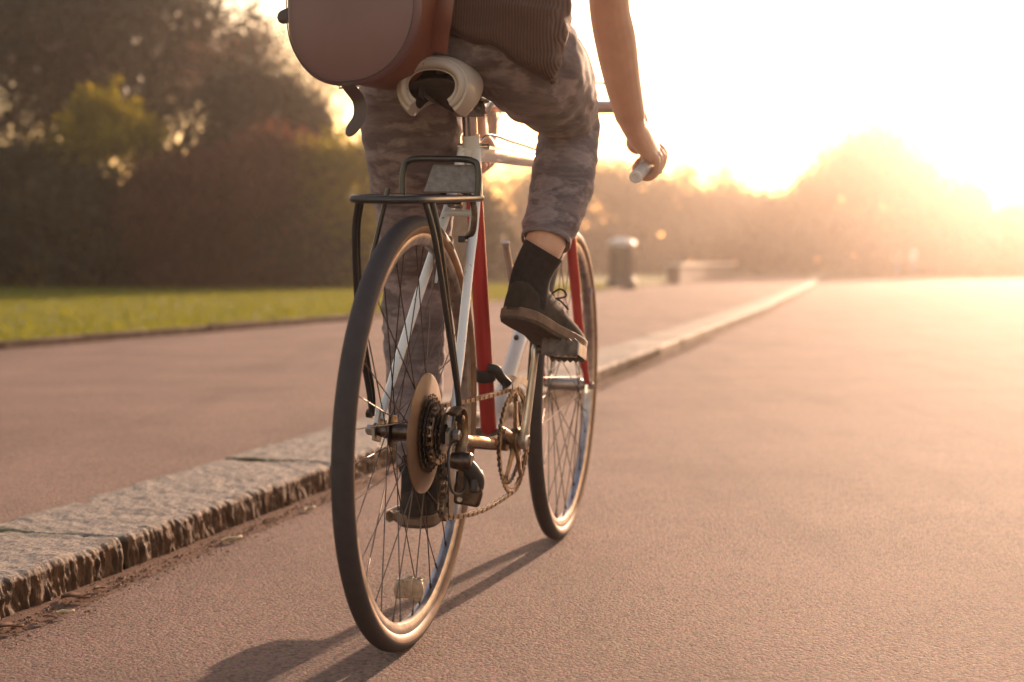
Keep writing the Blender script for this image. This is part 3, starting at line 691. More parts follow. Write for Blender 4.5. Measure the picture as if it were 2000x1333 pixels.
# ------------------------------------------------------------------ the bicycle (x = right, y = forward, z = up from the rear tyre's contact)
BIKE_LOC = (-0.16466, 2.36424, 0.0); HEAD = radians(16.075); LEAN = radians(1.7)
BM = Matrix.Translation(BIKE_LOC) @ Matrix.Rotation(-HEAD, 4, 'Z') @ Matrix.Rotation(LEAN, 4, 'Y')
bike = tag(empty('bicycle'), 'old white and red road bicycle with rear rack being ridden down the road', 'bicycle'); bike.matrix_world = BM
def gnd(t, s):          # height of the road in bicycle coordinates (it leans)
    return -math.tan(LEAN) * 0 - t * -math.sin(LEAN)
AX = (1, 0, 0)
def wheel(yc, rear):
    w = empty('wheel', (0, yc, 0.34), parent=bike)
    RT, rt = .3240, .0160
    prof, mats = [], []
    N = 20
    for k in range(N):
        a = 2 * pi * k / N
        prof.append((RT + rt * cos(a), rt * 1.02 * sin(a)))
    for k in range(N):
        a = 2 * pi * (k + .5) / N; c = cos(a)
        mats.append(0 if c > -.06 else (1 if c > -.80 else 0))
    MB().lathe(prof, axis=AX, n=128, closed=True, mats=mats).build('tyre', [M['rubber'], M['gum']], w, 60)
    h = .0105
    MB().lathe([(.3145, h), (.3085, h + .0006), (.303, h - .0005), (.2965, .0075), (.2945, .003), (.2945, -.003), (.2965, -.0075), (.303, -h + .0005), (.3085, -h - .0006), (.3145, -h), (.309, -.006), (.309, .006)],
               axis=AX, n=128, closed=True).build('rim', M['rim'], w, 30)
    fl = (-.034, .020) if rear else (-.033, .033); fr = .026 if rear else .021
    hw = .060 if rear else .046
    MB().lathe([(.007, -hw), (.009, -hw + .004), (.014, fl[0] - .004), (.014, fl[0] - .002), (fr, fl[0] - .0015), (fr, fl[0] + .0015), (.015, fl[0] + .004), (.0125, 0), (.015, fl[1] - .004), (fr, fl[1] - .0015), (fr, fl[1] + .0015), (.014, fl[1] + .002), (.009, hw - .004), (.007, hw)],
               axis=AX, n=28).build('hub', M['dull_alloy'] if not rear else M['steel'], w, 35)
    # 36 crossed spokes, one mesh per flange side and lacing direction
    nsp = 36; base = {}
    for sd in (0, 1):
        for cross in (-1, 1):
            a0 = 0; off = cross * radians(62 if True else 0)
            p0 = Vector((fl[sd], fr * .9 * cos(off), fr * .9 * sin(off))); p1 = Vector((fl[sd] * .06, .2955, 0))
            mid = p0.lerp(p1, .96)
            base[(sd, cross)] = MB().sweep([p0 + Vector((.0015 * (1 if sd else -1), 0, 0)), p0.lerp(p1, .05), mid, p1.lerp(p0, .035), p1], [.001, .001, .001, .0019, .0019], 6).mesh('spoke', M['spoke'])
    for k in range(nsp):
        sd = k % 2; cross = 1 if (k // 2) % 2 else -1
        o = link('spoke', base[(sd, cross)], w); o.rotation_euler = (2 * pi * k / nsp + .05, 0, 0)
    MB().sweep([(0, .2945, .015), (0, .255, .013)], [.003, .0022], 8).build('valve', M['dull_alloy'], w)
    wv = w.children[-1]; wv.rotation_euler = (1.1 if rear else 2.2, 0, 0)
    # axle, nuts
    MB().sweep([(-hw - .018, 0, 0), (hw + .018, 0, 0)], .0045, 10).build('axle', M['steel'], w)
    for s in (-1, 1):
        MB().lathe([(.0088, 0), (.0092, .003), (.0088, .009), (.005, .011)], c=(s * (hw + .006), 0, 0), axis=(s, 0, 0), n=6).build('axle_nut', M['dull_alloy'], w, 25)
    if rear:
        MB().lathe([(.020, .0255), (.060, .0245), (.090, .0215), (.0945, .0205), (.0945, .0185), (.060, .0220), (.020, .023)], axis=AX, n=64, closed=True).build('spoke_guard', M['guard'], w, 50)
        c = MB()
        for k, T in enumerate((31, 28, 25, 22, 20, 17)):
            c.gear((.0285 + k * .0046, 0, 0), T * .00202, .016, T, .0018, .0042)
        c.lathe([(.016, .026), (.016, .054), (.012, .056)], axis=AX, n=24)
        c.build('cassette', M['steel'], w, 30)
    # reflector between the spokes
    R0 = .247
    if rear:
        rf = MB(); q = [(.0, .019), (.012, .019), (.024, .012), (.027, -.004), (.024, -.017), (-.024, -.017), (-.027, -.004), (-.024, .012), (-.012, .019)]
        rf.prism(q, (.0, -.012, 0), (1, 0, 0), (0, 0, 1), -.016); rf.box((-.018, .000, -.001), (.012, .020, .036)); rf.box((.016, .0, -.002), (.014, .020, .040)); rf.box((0, -.002, .004), (.016, .026, .032))
        o = rf.build('reflector', M['amber'], w, 30, bevel=.003); o.location = (0, 0, -R0); o.rotation_euler = (0, 0, radians(8)); o.scale = (.9, .9, .88)
    st = MB().box((.0125, cos(.72) * .303, sin(.72) * .303), (.0012, .010, .016)).build('sticker', M['blue'], w)
    return w
rw = wheel(0, True); fw = wheel(.982, False)
rw.rotation_euler = (0, 0, radians(2.6)); fw.rotation_euler = (0, 0, radians(3.2))

# frame
BB = V(0, .415, .283); CL = V(0, .262, .797); HT = V(0, .793, .812); HB = V(0, .834, .680)
fr = MB()
fr.sweep([CL, HT], [.0145] * 2, 16, mat=0)                                   # top tube
fr.sweep([BB, BB.lerp(HB, .97)], [.0150] * 2, 16, mat=0)                     # down tube
st1 = BB.lerp(CL, .84)
fr.sweep([BB, st1], [.0146] * 2, 16, mat=1)                                  # seat tube, red
fr.sweep([st1, CL + V(0, -.008, .028)], [.0149, .0155], 16, mat=0)
fr.sweep([HB + V(0, .004, -.014), HT + V(0, -.005, .016)], [.0175] * 2, 18, mat=0)
for s in (-1, 1):
    fr.sweep(cr([(s * .012, .250, .800), (s * .024, .215, .700), (s * .040, .130, .560), (s * .058, .030, .388), (s * .061, .012, .355)], 5), [.0085] * 8 + [.0078] * 6 + [.0065] * 7, 12, mat=0)   # seat stay
    fr.sweep(cr([(s * .022, .40, .283), (s * .034, .30, .292), (s * .050, .12, .318), (s * .060, .022, .335)], 5), [.0105] * 6 + [.0095] * 5 + [.0075] * 5, 12, mat=2)                           # chain stay
fr.sweep([(-.036, BB.y, BB.z), (.036, BB.y, BB.z)], .0205, 20, mat=2)
fr.lathe([(.0225, -.009), (.0225, .009)], c=tuple(CL + V(0, .002, .0)), axis=(0, -.29, .95), n=18, mat=0)
frame = fr.build('frame', [M['white_paint'], M['red_paint'], M['rust']], bike, 50)
for s in (-1, 1):
    ol = [(-.016, -.014), (.010, -.020), (.020, -.006), (.040, .0), (.038, .012), (.018, .014), (.014, .030), (.002, .032), (-.006, .012), (-.018, .006)]
    MB().prism(ol, (s * .061 - .0025, 0, .34), (0, 1, 0), (0, 0, 1), .005).build('dropout', M['dull_alloy'], frame, 30)
MB().sweep([(-.026, .205, .690), (.026, .205, .690)], .006, 10).build('stay_bridge', M['white_paint'], frame)
MB().lathe([(.0185, 0), (.0205, .004), (.0205, .010), (.0165, .014)], c=tuple(HT + V(0, -.005, .014)), axis=(0, -.29, .95), n=20).build('headset', M['chrome'], frame)
m = MB()
for q in (.42, .62): m.ball(tuple(BB.lerp(HB, q) + V(0, -.014, .012)), .0055, 10, 6)
m.build('bottle_bolt', M['steel'], frame)
# fork
fk = MB()
fk.box((0, .842, .664), (.085, .030, .022))
for s in (-1, 1):
    fk.sweep(cr([(s * .036, .842, .668), (s * .042, .872, .560), (s * .046, .908, .460), (s * .049, .952, .385), (s * .050, .980, .342)], 5), [.0115] * 6 + [.0105] * 5 + [.009] * 5 + [.007] * 5, 12)
fork = fk.build('fork', M['red_paint'], bike, 50, bevel=.003)
for s in (-1, 1):
    MB().prism([(-.012, -.016), (.012, -.014), (.014, .012), (-.008, .016)], (s * .050 - .003, .982, .34), (0, 1, 0), (0, 0, 1), .006).build('fork_end', M['chrome'], fork)
# seat post, saddle
SP1 = V(0, .236, .878)
sp = MB().sweep([CL, SP1], [.0128] * 2, 16).build('seat_post', M['chrome'], bike)
MB().sweep([(-.028, .232, .866), (.028, .232, .866)], .0125, 14).build('saddle_clamp', M['dull_alloy'], sp)
MB().sweep([(-.024, .262, .806), (.030, .262, .806)], .0055, 10).build('clamp_bolt', M['chrome'], sp)
def saddle():
    r = empty('saddle', (0, 0, 0), parent=bike)
    NS, NT = 28, 28; s0, L = .046, .300
    def pt(u, k, off):
        """arched shell: flat top, skirts hanging at the sides and tucked in below"""
        y = s0 + L * u
        w = .0655 * float(np.interp(u, [0, .04, .10, .22, .36, .5, .7, .9, 1], [.90, .97, 1.0, .98, .80, .52, .32, .26, .16]))
        skirt = float(np.interp(u, [0, .05, .15, .3, .5, 1], [.088, .100, .098, .072, .046, .026]))
        zt = .920 + float(np.interp(u, [0, .05, .2, .5, .85, 1], [.010, .016, .014, .006, .014, .004]))
        a = -1 + 2 * k / NT; t = a * radians(142)
        x = (w - off) * sin(abs(t)) ** .85 * (1 if a > 0 else -1) if a else 0.0
        z = zt - skirt * .5 + (skirt * .5 - off) * (cos(t) if abs(t) < pi / 2 else cos(t) * 1.15)
        return (x, y, z)
    top = [[pt(i / NS, k, 0) for k in range(NT + 1)] for i in range(NS + 1)]
    bot = [[pt(i / NS, k, float(np.interp(i / NS, [0, .1, 1], [.020, .014, .010]))) for k in range(NT + 1)] for i in range(NS + 1)]
    m = MB(); K = NT + 1; vs = [p for r_ in top for p in r_] + [p for r_ in bot for p in r_]; o = (NS + 1) * K; fs = []; fb = []
    for i in range(NS):
        for k in range(NT):
            fs.append((i * K + k, i * K + k + 1, (i + 1) * K + k + 1, (i + 1) * K + k)); fb.append((o + i * K + k, o + (i + 1) * K + k, o + (i + 1) * K + k + 1, o + i * K + k + 1))
    ed = [(i, 0) for i in range(NS + 1)] + [(NS, k) for k in range(1, K)] + [(i, NT) for i in range(NS - 1, -1, -1)] + [(0, k) for k in range(NT - 1, 0, -1)]
    idx = [i * K + k for i, k in ed]
    rim = [(idx[q], idx[(q + 1) % len(idx)], o + idx[(q + 1) % len(idx)], o + idx[q]) for q in range(len(idx))]
    m.add(vs, fs + rim, 0); m.f += [tuple(f) for f in fb]; m.m += [1] * len(fb)
    m.build('cover', [M['cream'], M['under']], r, 60)
    back = [tuple((Vector(pt(0, k, 0)) + Vector(pt(0, k, .020))) / 2) for k in range(0, NT + 1)]
    MB().sweep(back, [.0108 * (.55 + .45 * sin(pi * (k + 1) / (NT + 2)) ** .5) * .72 for k in range(NT + 1)], 12).build('back_roll', M['cream'], r, 60)
    # moulded base under the leather, its dark colour also standing for the hollow's shade
    rows = []
    for u, dz in ((.05, .030), (.2, .040), (.4, .050), (.6, .045), (.9, .03)):
        w = .060 * float(np.interp(u, [0, .10, .22, .36, .5, .7, 1], [.8, .9, .9, .72, .45, .28, .2])); rows.append((u, dz, w))
    b = MB(); vv = []; 
    for u, dz, w in rows:
        zt = .930 - dz
        for q in range(9):
            a = -1 + 2 * q / 8; vv.append((a * w, s0 + L * u, zt - .012 * a * a))
    b.add(vv, [(i * 9 + q, i * 9 + q + 1, (i + 1) * 9 + q + 1, (i + 1) * 9 + q) for i in range(len(rows) - 1) for q in range(8)])
    bo = b.build('base', M['under'], r, 60); bo.modifiers.new('solid', 'SOLIDIFY').thickness = .003
    for q in (-1, 1):
        MB().sweep(cr([(q * .030, .085, .880), (q * .024, .15, .866), (q * .022, .26, .864), (q * .012, .34, .888)], 5), .0035, 8).build('rail', M['steel'], r)
    for q in (-1, 1):
        MB().sweep([(q * .030, .080, .868), (q * .030, .086, .900)], [(.010, .004)] * 2, 8, ref=(1, 0, 0)).build('bag_loop', M['under'], r)
saddle()
# stem, handlebar, levers
MB().sweep(cr([(0, .797, .812), (0, .762, .925), (0, .772, .938), (0, .848, .930)], 5), .0118, 14).build('stem', M['alloy'], bike)
hb = MB()
half = [(0, .85, .930), (.06, .85, .930), (.132, .852, .931), (.156, .868, .930), (.163, .905, .915), (.171, .930, .875), (.179, .912, .832), (.183, .868, .808), (.183, .80, .790), (.183, .782, .785)]
hp = cr(half, 6); full = [(-p[0], p[1], p[2]) for p in hp[::-1]] + [tuple(p) for p in hp[1:]]
hbo = hb.sweep(full, .0122, 14).build('handlebar', M['alloy'], bike, 60)
for s in (-1, 1):
    pp = [(s * p[0], p[1], p[2]) for p in hp[22:]]
    MB().sweep(pp, [.0130 + .0004 * (i % 2) for i in range(len(pp))], 14).build('bar_tape', M['tape'], hbo, 70)
    MB().lathe([(.0128, 0), (.0132, .005), (.008, .007), (.007, .003), (0, .003)], c=(s * .183, .782, .785), axis=(0, -.97, -.24), n=18).build('bar_plug', M['cloth_white'], hbo, 30)
    lv = MB().sweep(cr([(s * .169, .932, .882), (s * .172, .950, .880), (s * .180, .964, .860), (s * .193, .965, .835), (s * .199, .950, .802)], 5), [(.008, .010)] * 5 + [(.007, .006)] * 16, 10).build('brake_lever', M['alloy'], bike, 60)
MB().sweep(cr([(.170, .948, .885), (.155, .980, .94), (.10, .985, .99), (.0, .92, .96), (0, .875, .74)], 8), .0022, 6).build('brake_cable', M['plate'], bike)
MB().sweep(cr([(-.170, .948, .885), (-.155, .980, .95), (-.08, .93, 1.01), (-.02, .82, .88), (.006, .74, .832), (.008, .50, .830), (.008, .31, .827), (.0, .255, .76), (0, .18, .725)], 8), .0022, 6).build('brake_cable', M['chrome'], bike)
# calipers
def caliper(y, z, fwd, R=.040):
    m = empty('brake_caliper', (0, y, z), parent=bike)
    for s in (-1, 1):
        MB().sweep(cr([(-s * .012, fwd * .012, .040), (s * .012, fwd * .012, .036), (s * .034, fwd * .012, .012), (s * .034, fwd * .010, -.030), (s * .022, fwd * .004, -.045)], 5), [(.004, .0055)] * 21, 8).build('caliper_arm', M['steel'], m, 60)
        MB().box((s * .016, 0, -.047), (.010, .042, .011)).build('brake_pad', M['plastic'], m, bevel=.002)
    MB().sweep([(0, -fwd * .02, .010), (0, fwd * .03, .010)], .006, 10).build('pivot_bolt', M['steel'], m)
caliper(.185, .693, -1); caliper(.868, .690, 1)
# rear rack
rk = empty('rack', (0, 0, 0), parent=bike); ZR = .712
plat = MB()
plat.sweep(cr([(-.055, -.135, ZR - .012), (-.063, -.02, ZR - .006), (-.064, .10, ZR), (-.040, .165, ZR + .002), (.040, .165, ZR + .002), (.064, .10, ZR), (.063, -.02, ZR - .006), (.055, -.135, ZR - .012), (.03, -.158, ZR - .014), (-.03, -.158, ZR - .014)], 6, True), .0058, 10, closed=True)
for x in (-.022, .022): plat.sweep([(x, -.158, ZR - .014), (x, .165, ZR + .002)], .0038, 8)
for q in (-.07, .02): plat.sweep([(-.064, q, ZR - .009), (.064, q, ZR - .009)], .0045, 8)
plat.build('platform', M['black'], rk, 60)
MB().sweep(cr([(-.064, .098, ZR), (-.064, .100, ZR + .042), (-.052, .101, ZR + .060), (0, .101, ZR + .062), (.052, .101, ZR + .060), (.064, .100, ZR + .042), (.064, .098, ZR)], 6), .0055, 10).build('stop_loop', M['black'], rk, 60)
MB().prism([(-.034, 0), (.060, 0), (.060, .046), (-.018, .046)], (0, .118, ZR + .008), (1, 0, 0), (0, 0, 1), .006).build('plate', M['plate'], rk, bevel=.003)
for s in (-1, 1):
    MB().sweep(cr([(s * .056, -.100, ZR - .012), (s * .066, -.088, .64), (s * .072, -.042, .50), (s * .072, .004, .40), (s * .072, .004, .362)], 5), .0048, 8).build('leg', M['black'], rk, 60)
    MB().sweep(cr([(s * .052, -.122, ZR - .012), (s * .064, -.104, .64), (s * .073, -.054, .50), (s * .074, -.004, .40), (s * .072, .005, .362)], 5), .0048, 8).build('leg', M['black'], rk, 60)
    MB().sweep(cr([(s * .040, .165, ZR), (s * .030, .205, ZR + .012), (s * .020, .236, ZR + .030)], 4), .0042, 8).build('bracket', M['black'], rk)
    MB().lathe([(.0075, 0), (.0075, .008), (.004, .010)], c=(s * .072, .005, .365), axis=(s, 0, 0), n=6).build('bolt', M['steel'], rk)
MB().sweep([(-.074, -.046, .545), (-.040, -.03, .72)], .004, 6).build('strut', M['black'], rk)
# cranks, chainrings, pedals
cs = empty('chainset', (0, .415, .283), parent=bike)
def ring(x, T, Rin, mat):
    g_ = MB().gear((x, 0, 0), T * .00202, Rin, T, .0032, .0045)
    return g_.build('chainring', mat, cs, 30)
ring(.047, 48, .086, M['rust']); ring(.0395, 40, .070, M['steel'])
sp_ = MB()
for k in range(5):
    a = 2 * pi * k / 5 + .3; sp_.sweep([(.05, .018 * cos(a), .018 * sin(a)), (.0475, .088 * cos(a), .088 * sin(a))], [(.011, .004), (.007, .003)], 8, ref=(1, 0, 0))
    sp_.lathe([(.0055, -.002), (.0055, .005)], c=(.0475, .078 * cos(a), .078 * sin(a)), axis=AX, n=10)
sp_.lathe([(.024, .044), (.024, .056), (.016, .060)], axis=AX, n=20)
sp_.build('spider', M['rust'], cs, 40)
MB().sweep([(-.068, 0, 0), (.074, 0, 0)], .0085, 12).build('spindle', M['steel'], cs)
def crank(s, dy, dz):
    x0, x1 = (.064, .079) if s > 0 else (-.060, -.076)
    m = MB().sweep([(x0, -dy * .08, -dz * .08), (x0, 0, 0), (x0 + (x1 - x0) * .3, dy * .2, dz * .2), (x1, dy * .9, dz * .9), (x1, dy, dz), (x1, dy * 1.05, dz * 1.05)], [(.008, .010), (.010, .0165), (.0075, .0120), (.0062, .0092), (.0072, .0115), (.005, .007)], 12, ref=(0, dz, -dy))
    m.lathe([(.0150, -.018), (.0155, .008), (.010, .011), (.010, .007), (0, .007)], c=(x0, 0, 0), axis=(s, 0, 0), n=18)
    m.build('crank', M['alloy'], cs, 50)
crank(1, .012, .168); crank(-1, .015, -.155)
def pedal(x0, y, z, s, pitch, hh=.017, pw=.108):
    p = empty('pedal', (x0, y, z), parent=bike); p.rotation_euler = (pitch, 0, 0)
    MB().sweep([(-.006 * s, 0, 0), (pw * s, 0, 0)], [.0075, .0055], 10).build('pedal_axle', M['steel'], p)
    w0, w1 = .014 * s, pw * s
    for q in (-1, 1):
        ol = []; n = 13
        lo, hi = min(w0, w1), max(w0, w1)
        for k in range(n): ol.append((lo + (hi - lo) * k / (n - 1), hh if k % 2 else hh - .0045))
        for k in range(n): ol.append((hi - (hi - lo) * k / (n - 1), -hh if k % 2 else -hh + .0045))
        MB().prism(ol, (0, q * .033, 0), (1, 0, 0), (0, 0, 1), .0022).build('cage', M['steel'], p, 30)
    MB().prism([(-.033, -.011), (.033, -.011), (.033, .011), (-.033, .011)], (w1, 0, 0), (0, 1, 0), (0, 0, 1), .002).build('side_plate', M['dull_alloy'], p)
    MB().prism([(-.033, -.010), (.033, -.010), (.033, .010), (-.033, .010)], (w0, 0, 0), (0, 1, 0), (0, 0, 1), .002).build('side_plate', M['dull_alloy'], p)
    b = MB(); b.box(((w0 + w1) / 2, 0, -.002), (abs(w1 - w0) - .02, .040, .016)); b.build('body', M['dull_alloy'], p, bevel=.003)
pedal(.086, .427, .451, 1, radians(-13), .017, .080); pedal(-.083, .430, .128, -1, 0, .011)
# chain
def chain():
    c = empty('chain', (0, 0, 0), parent=bike); X = .0455
    P = []
    def arc(cy, cz, r, a0, a1, n, x=X): P.extend([(x, cy + r * cos(a), cz + r * sin(a)) for a in np.linspace(a0, a1, n)])
    arc(.415, .283, .0955, radians(97), radians(-83), 30)                       # round the chainring
    P.extend([(X - .004 * k / 6, .41 - .36 * k / 6 * 1.0, .188 - .0 + .012 * (k / 6) - .012 * sin(pi * k / 6)) for k in range(1, 6)])
    arc(.045, .222, .0215, radians(-90), radians(-215), 8, .041)                # lower pulley
    arc(.034, .287, .0215, radians(-45), radians(50), 6, .041)                  # guide pulley
    arc(.0, .34, .0415, radians(-40 - 0), radians(-200), 2, .041) if False else None
    arc(.0, .34, .0445, radians(-72), radians(-263), 12, .042)                  # sprocket
    P.append((X - .002, .20, .379))
    P = [np.array(p) for p in P]; P.append(P[0])
    S = [0.0]
    for a, b in zip(P[:-1], P[1:]): S.append(S[-1] + np.linalg.norm(b - a))
    n = int(S[-1] / .0127); n -= n % 2; pitch = S[-1] / n
    A = np.array(P)
    def pos(d): return Vector([float(np.interp(d % S[-1], S, A[:, k])) for k in range(3)])
    def link_mesh(outer):
        m = MB(); xo = .0042 if outer else .0023; L2 = pitch / 2; th = .0011
        ol = []
        for sg in (1, -1):
            for a in (-60, -20, 20, 60): ol.append((sg * (L2 + .0040 * cos(radians(a))), sg * .0043 * sin(radians(a))))
            ol.append((0, sg * .0028))
        for q in (-1, 1): m.prism(ol, (q * xo - th / 2, 0, 0), (0, 1, 0), (0, 0, 1), th)
        for sg in (-1, 1): m.sweep([(-xo - .0009, sg * L2, 0), (xo + .0009, sg * L2, 0)], .0019 if outer else .0036, 6)
        return m.mesh('chain_link', M['chain'], 35)
    ms = (link_mesh(True), link_mesh(False))
    for k in range(n):
        a, b = pos(k * pitch), pos((k + 1) * pitch); d = (b - a)
        o = link('chain_link', ms[k % 2], c, (a + b) / 2)
        o.rotation_euler = (atan2(d.z, sqrt(d.x ** 2 + d.y ** 2) * (1 if d.y >= 0 else -1)), 0, 0)
chain()
# rear derailleur
rd = empty('derailleur', (0, 0, 0), parent=bike)
MB().sweep(cr([(.070, -.022, .375), (.0735, .0, .383), (.0735, .020, .368), (.074, .024, .34), (.074, .014, .312), (.074, .004, .296)], 5), [(.0035, .010)] * 26, 10, ref=(1, 0, 0)).build('hanger', M['rust'], rd, 60)
m = MB(); m.lathe([(.013, -.014), (.0145, 0), (.0135, .016), (.010, .019)], c=(.078, .004, .300), axis=AX, n=18); m.build('knuckle', M['steel'], rd, 40)
MB().sweep(cr([(.083, .004, .300), (.097, .018, .278), (.094, .036, .256), (.080, .044, .244)], 5), [(.011, .012)] * 6 + [(.0125, .014)] * 6 + [(.010, .012)] * 4, 12).build('body', M['plastic'], rd, 50)
MB().prism([(-.016, -.018), (.018, -.022), (.022, .014), (-.010, .020)], (.092, .022, .268), (0, 1, 0), (0, 0, 1), .012).build('cover', M['plastic'], rd, bevel=.004)
MB().prism([(-.022, -.030), (.020, -.034), (.026, -.012), (.014, .034), (-.002, .040), (-.018, .026)], (.082, .036, .258), (1, 0, 0), (0, 0, 1), .014).build('parallelogram', M['steel'], rd, 30, bevel=.005)
MB().lathe([(.0115, -.010), (.012, .010), (.009, .014)], c=(.070, .040, .250), axis=AX, n=16).build('knuckle', M['plastic'], rd, 40)
for px_, pz_ in ((.070, .286), (.096, .284), (.076, .238)):
    MB().lathe([(.0042, 0), (.0046, .002), (.0036, .004), (.0016, .004), (.0016, .002), (0, .002)], c=(px_, .0345 - .0225, pz_), axis=(0, -1, 0), n=10).build('screw', M['alloy'], rd, 30)
for x in (.033, .050):
    MB().prism([(-.014, -.012), (-.004, -.020), (.012, -.018), (.018, -.004), (.010, .050), (-.002, .078), (-.018, .074), (-.020, .060)], (x, .045, .222), (0, 1, 0), (0, 0, 1), .0022).build('cage_plate', M['steel'], rd, 30)
for cy, cz in ((.045, .222), (.034, .287)):
    MB().gear((.0425, cy, cz), .0225, .005, 11, .0035, .005).build('pulley', M['plastic'], rd, 30)
MB().sweep(cr([(.078, .03, .30), (.085, .0, .255), (.080, -.045, .262), (.070, -.03, .32), (.062, .06, .322), (.03, .30, .285)], 8), .0024, 6).build('shift_cable', M['plastic'], bike)
MB().sweep(cr([(.060, -.012, .262), (.058, -.024, .256), (.060, -.028, .268), (.061, -.016, .274)], 5), .0013, 6).build('cable_end', M['steel'], rd)
# front derailleur, shift levers
fd = empty('derailleur', (0, .378, .405), parent=bike)
MB().lathe([(.0185, -.011), (.0195, -.008), (.0195, .008), (.0185, .011)], axis=(0, -.285, .958), n=20).build('clamp', M['plastic'], fd)
MB().sweep(cr([(.012, -.016, .012), (.026, -.018, .010), (.032, -.006, -.004), (.040, .012, -.018)], 5), [(.006, .009)] * 16, 10).build('link_arm', M['plastic'], fd, 60)
for x, c_ in ((.036, M['steel']), (.054, M['dull_alloy'])):
    ol = [(.0 + .104 * cos(a), .104 * sin(a)) for a in np.linspace(radians(115), radians(62), 8)] + [(.119 * cos(a), .119 * sin(a)) for a in np.linspace(radians(62), radians(115), 8)]
    MB().prism(ol, (x, .415 - .378, .283 - .405), (0, 1, 0), (0, 0, 1), .0018).build('cage_plate', c_, fd)
for s in (-1, 1):
    MB().sweep(cr([(s * .018, .655, .525), (s * .026, .650, .540), (s * .028, .612, .600), (s * .029, .592, .632), (s * .029, .585, .645)], 5), [(.006, .008)] * 10 + [(.0045, .007)] * 8 + [(.006, .008)] * 3, 10).build('shift_lever', M['alloy'], bike, 60)
MB().sweep([(-.02, .655, .525), (.02, .655, .525)], .009, 12).build('lever_boss', M['chrome'], bike)

# ------------------------------------------------------------------ the rider (same axes as the bicycle)
HANDS = {}
def body():
    m = MB(); R = lambda *a: list(a)
    m.sweep(cr([(0, .208, .985, .10, .065), (0, .204, 1.02, .128, .082), (0, .205, 1.12, .128, .092), (0, .30, 1.26, .142, .098), (0, .39, 1.36, .158, .098), (0, .445, 1.415, .15, .075), (0, .49, 1.46, .075, .06), (0, .535, 1.525, .052, .054), (0, .57, 1.57, .050, .054)], 4)
            , None or [tuple(q[3:5]) for q in cr([(0, .208, .985, .10, .065), (0, .204, 1.02, .128, .082), (0, .205, 1.12, .128, .092), (0, .30, 1.26, .142, .098), (0, .39, 1.36, .158, .098), (0, .445, 1.415, .15, .075), (0, .49, 1.46, .075, .06), (0, .535, 1.525, .052, .054), (0, .57, 1.57, .050, .054)], 4)], 28, ref=(0, -1, .3))
    # head: skull, jaw, nose, ears
    m.ball((0, .600, 1.655), (.072, .092, .095), 20, 14); m.ball((0, .640, 1.605), (.052, .058, .055), 16, 10)
    m.sweep([(0, .685, 1.650), (0, .703, 1.628), (0, .690, 1.618)], [.009, .013, .010], 8)
    m.sweep([(-.020, .688, 1.588), (0, .694, 1.590), (.020, .688, 1.588)], [.006, .008, .006], 8)
    for s in (-1, 1):
        m.ball((s * .074, .598, 1.640), (.010, .020, .030), 10, 8); m.ball((s * .030, .668, 1.655), (.014, .012, .010), 10, 6)
        # arm
        A = cr([(s * .130, .435, 1.375, .055), (s * .172, .455, 1.350, .052), (s * .168, .53, 1.225, .044), (s * .157, .600, 1.108, .0390), (s * .160, .650, 1.045, .0410), (s * .163, .715, .970, .0365), (s * .167, .785, .905, .0310)], 5)
        m.sweep(A, [float(q[3]) for q in A], 18)
        Bq = cr([(s * .167, .785, .905, .031, .029), (s * .170, .812, .886, .031, .025), (s * .176, .840, .872, .036, .024), (s * .188, .872, .852, .040, .019), (s * .197, .890, .840, .036, .015)], 4)
        m.sweep(Bq, [(float(q[3]), float(q[4])) for q in Bq], 16, ref=(s, 0, .25))
        # four fingers round the bar, thumb along its inner side
        for k, (dy, ln, rr) in enumerate(((.033, .95, .0086), (.011, 1.05, .0090), (-.012, 1.0, .0086), (-.033, .84, .0077))):
            y0 = .894 + dy * 1.06; zb = .822 + .30 * (y0 - .894)
            F = [(s * .196, y0 - .006, zb + .026), (s * .2095, y0, zb + .012), (s * .2085, y0 + .004, zb - .012), (s * .193, y0 + .006, zb - .0245), (s * .174, y0 + .006, zb - .020), (s * (.166 - .004 * ln), y0 + .004, zb - .006), (s * .165, y0 + .003, zb + .004 * ln)]
            F = cr(F, 4); rs_ = np.interp(np.linspace(0, 1, len(F)), [0, .15, .3, .42, .6, .75, 1], [1.0, 1.12, .95, 1.05, .92, .9, .72])
            m.sweep(F, [float(rr * q) for q in rs_], 10)
        T = cr([(s * .164, .838, .868), (s * .155, .866, .856), (s * .158, .896, .847), (s * .166, .922, .850), (s * .170, .932, .853)], 4)
        m.sweep(T, [float(q) for q in np.interp(np.linspace(0, 1, len(T)), [0, .3, .6, 1], [.014, .0125, .0105, .008])], 10)
    # legs (inside the trousers) and bare ankles
    for P in (LEG_R, LEG_L):
        q = cr([(*p[:3], p[3] - (.022 if p[2] > .5 else .014)) for p in P[:-2]] + [(*P[-1][:3], .036)] + ([(.107, .366, .634, .034), (.107, .362, .622, .029), (.106, .360, .612, .018)] if P is LEG_R else [(-.126, .388, .20, .033)]), 5); m.sweep(q, [float(max(.024, x[3])) for x in q], 16)
    me = remeshed(m, 'person', M['skin'], .0028, 3)
    return me
LEG_R = [(.070, .150, .985, .072), (.084, .215, .968, .094), (.094, .29, .948, .093), (.100, .42, .917, .078), (.098, .525, .888, .062), (.098, .560, .868, .057), (.101, .535, .825, .057), (.107, .470, .745, .058), (.109, .410, .685, .049), (.1075, .384, .664, .0440), (.107, .376, .650, .0435)]
LEG_L = [(-.072, .150, .985, .072), (-.086, .215, .958, .096), (-.112, .27, .845, .088), (-.135, .345, .745, .077), (-.158, .435, .600, .064), (-.163, .450, .550, .060), (-.164, .448, .480, .060), (-.150, .425, .360, .052), (-.132, .400, .270, .044), (-.126, .392, .235, .042)]
person = link('person', body()); person.matrix_world = BM
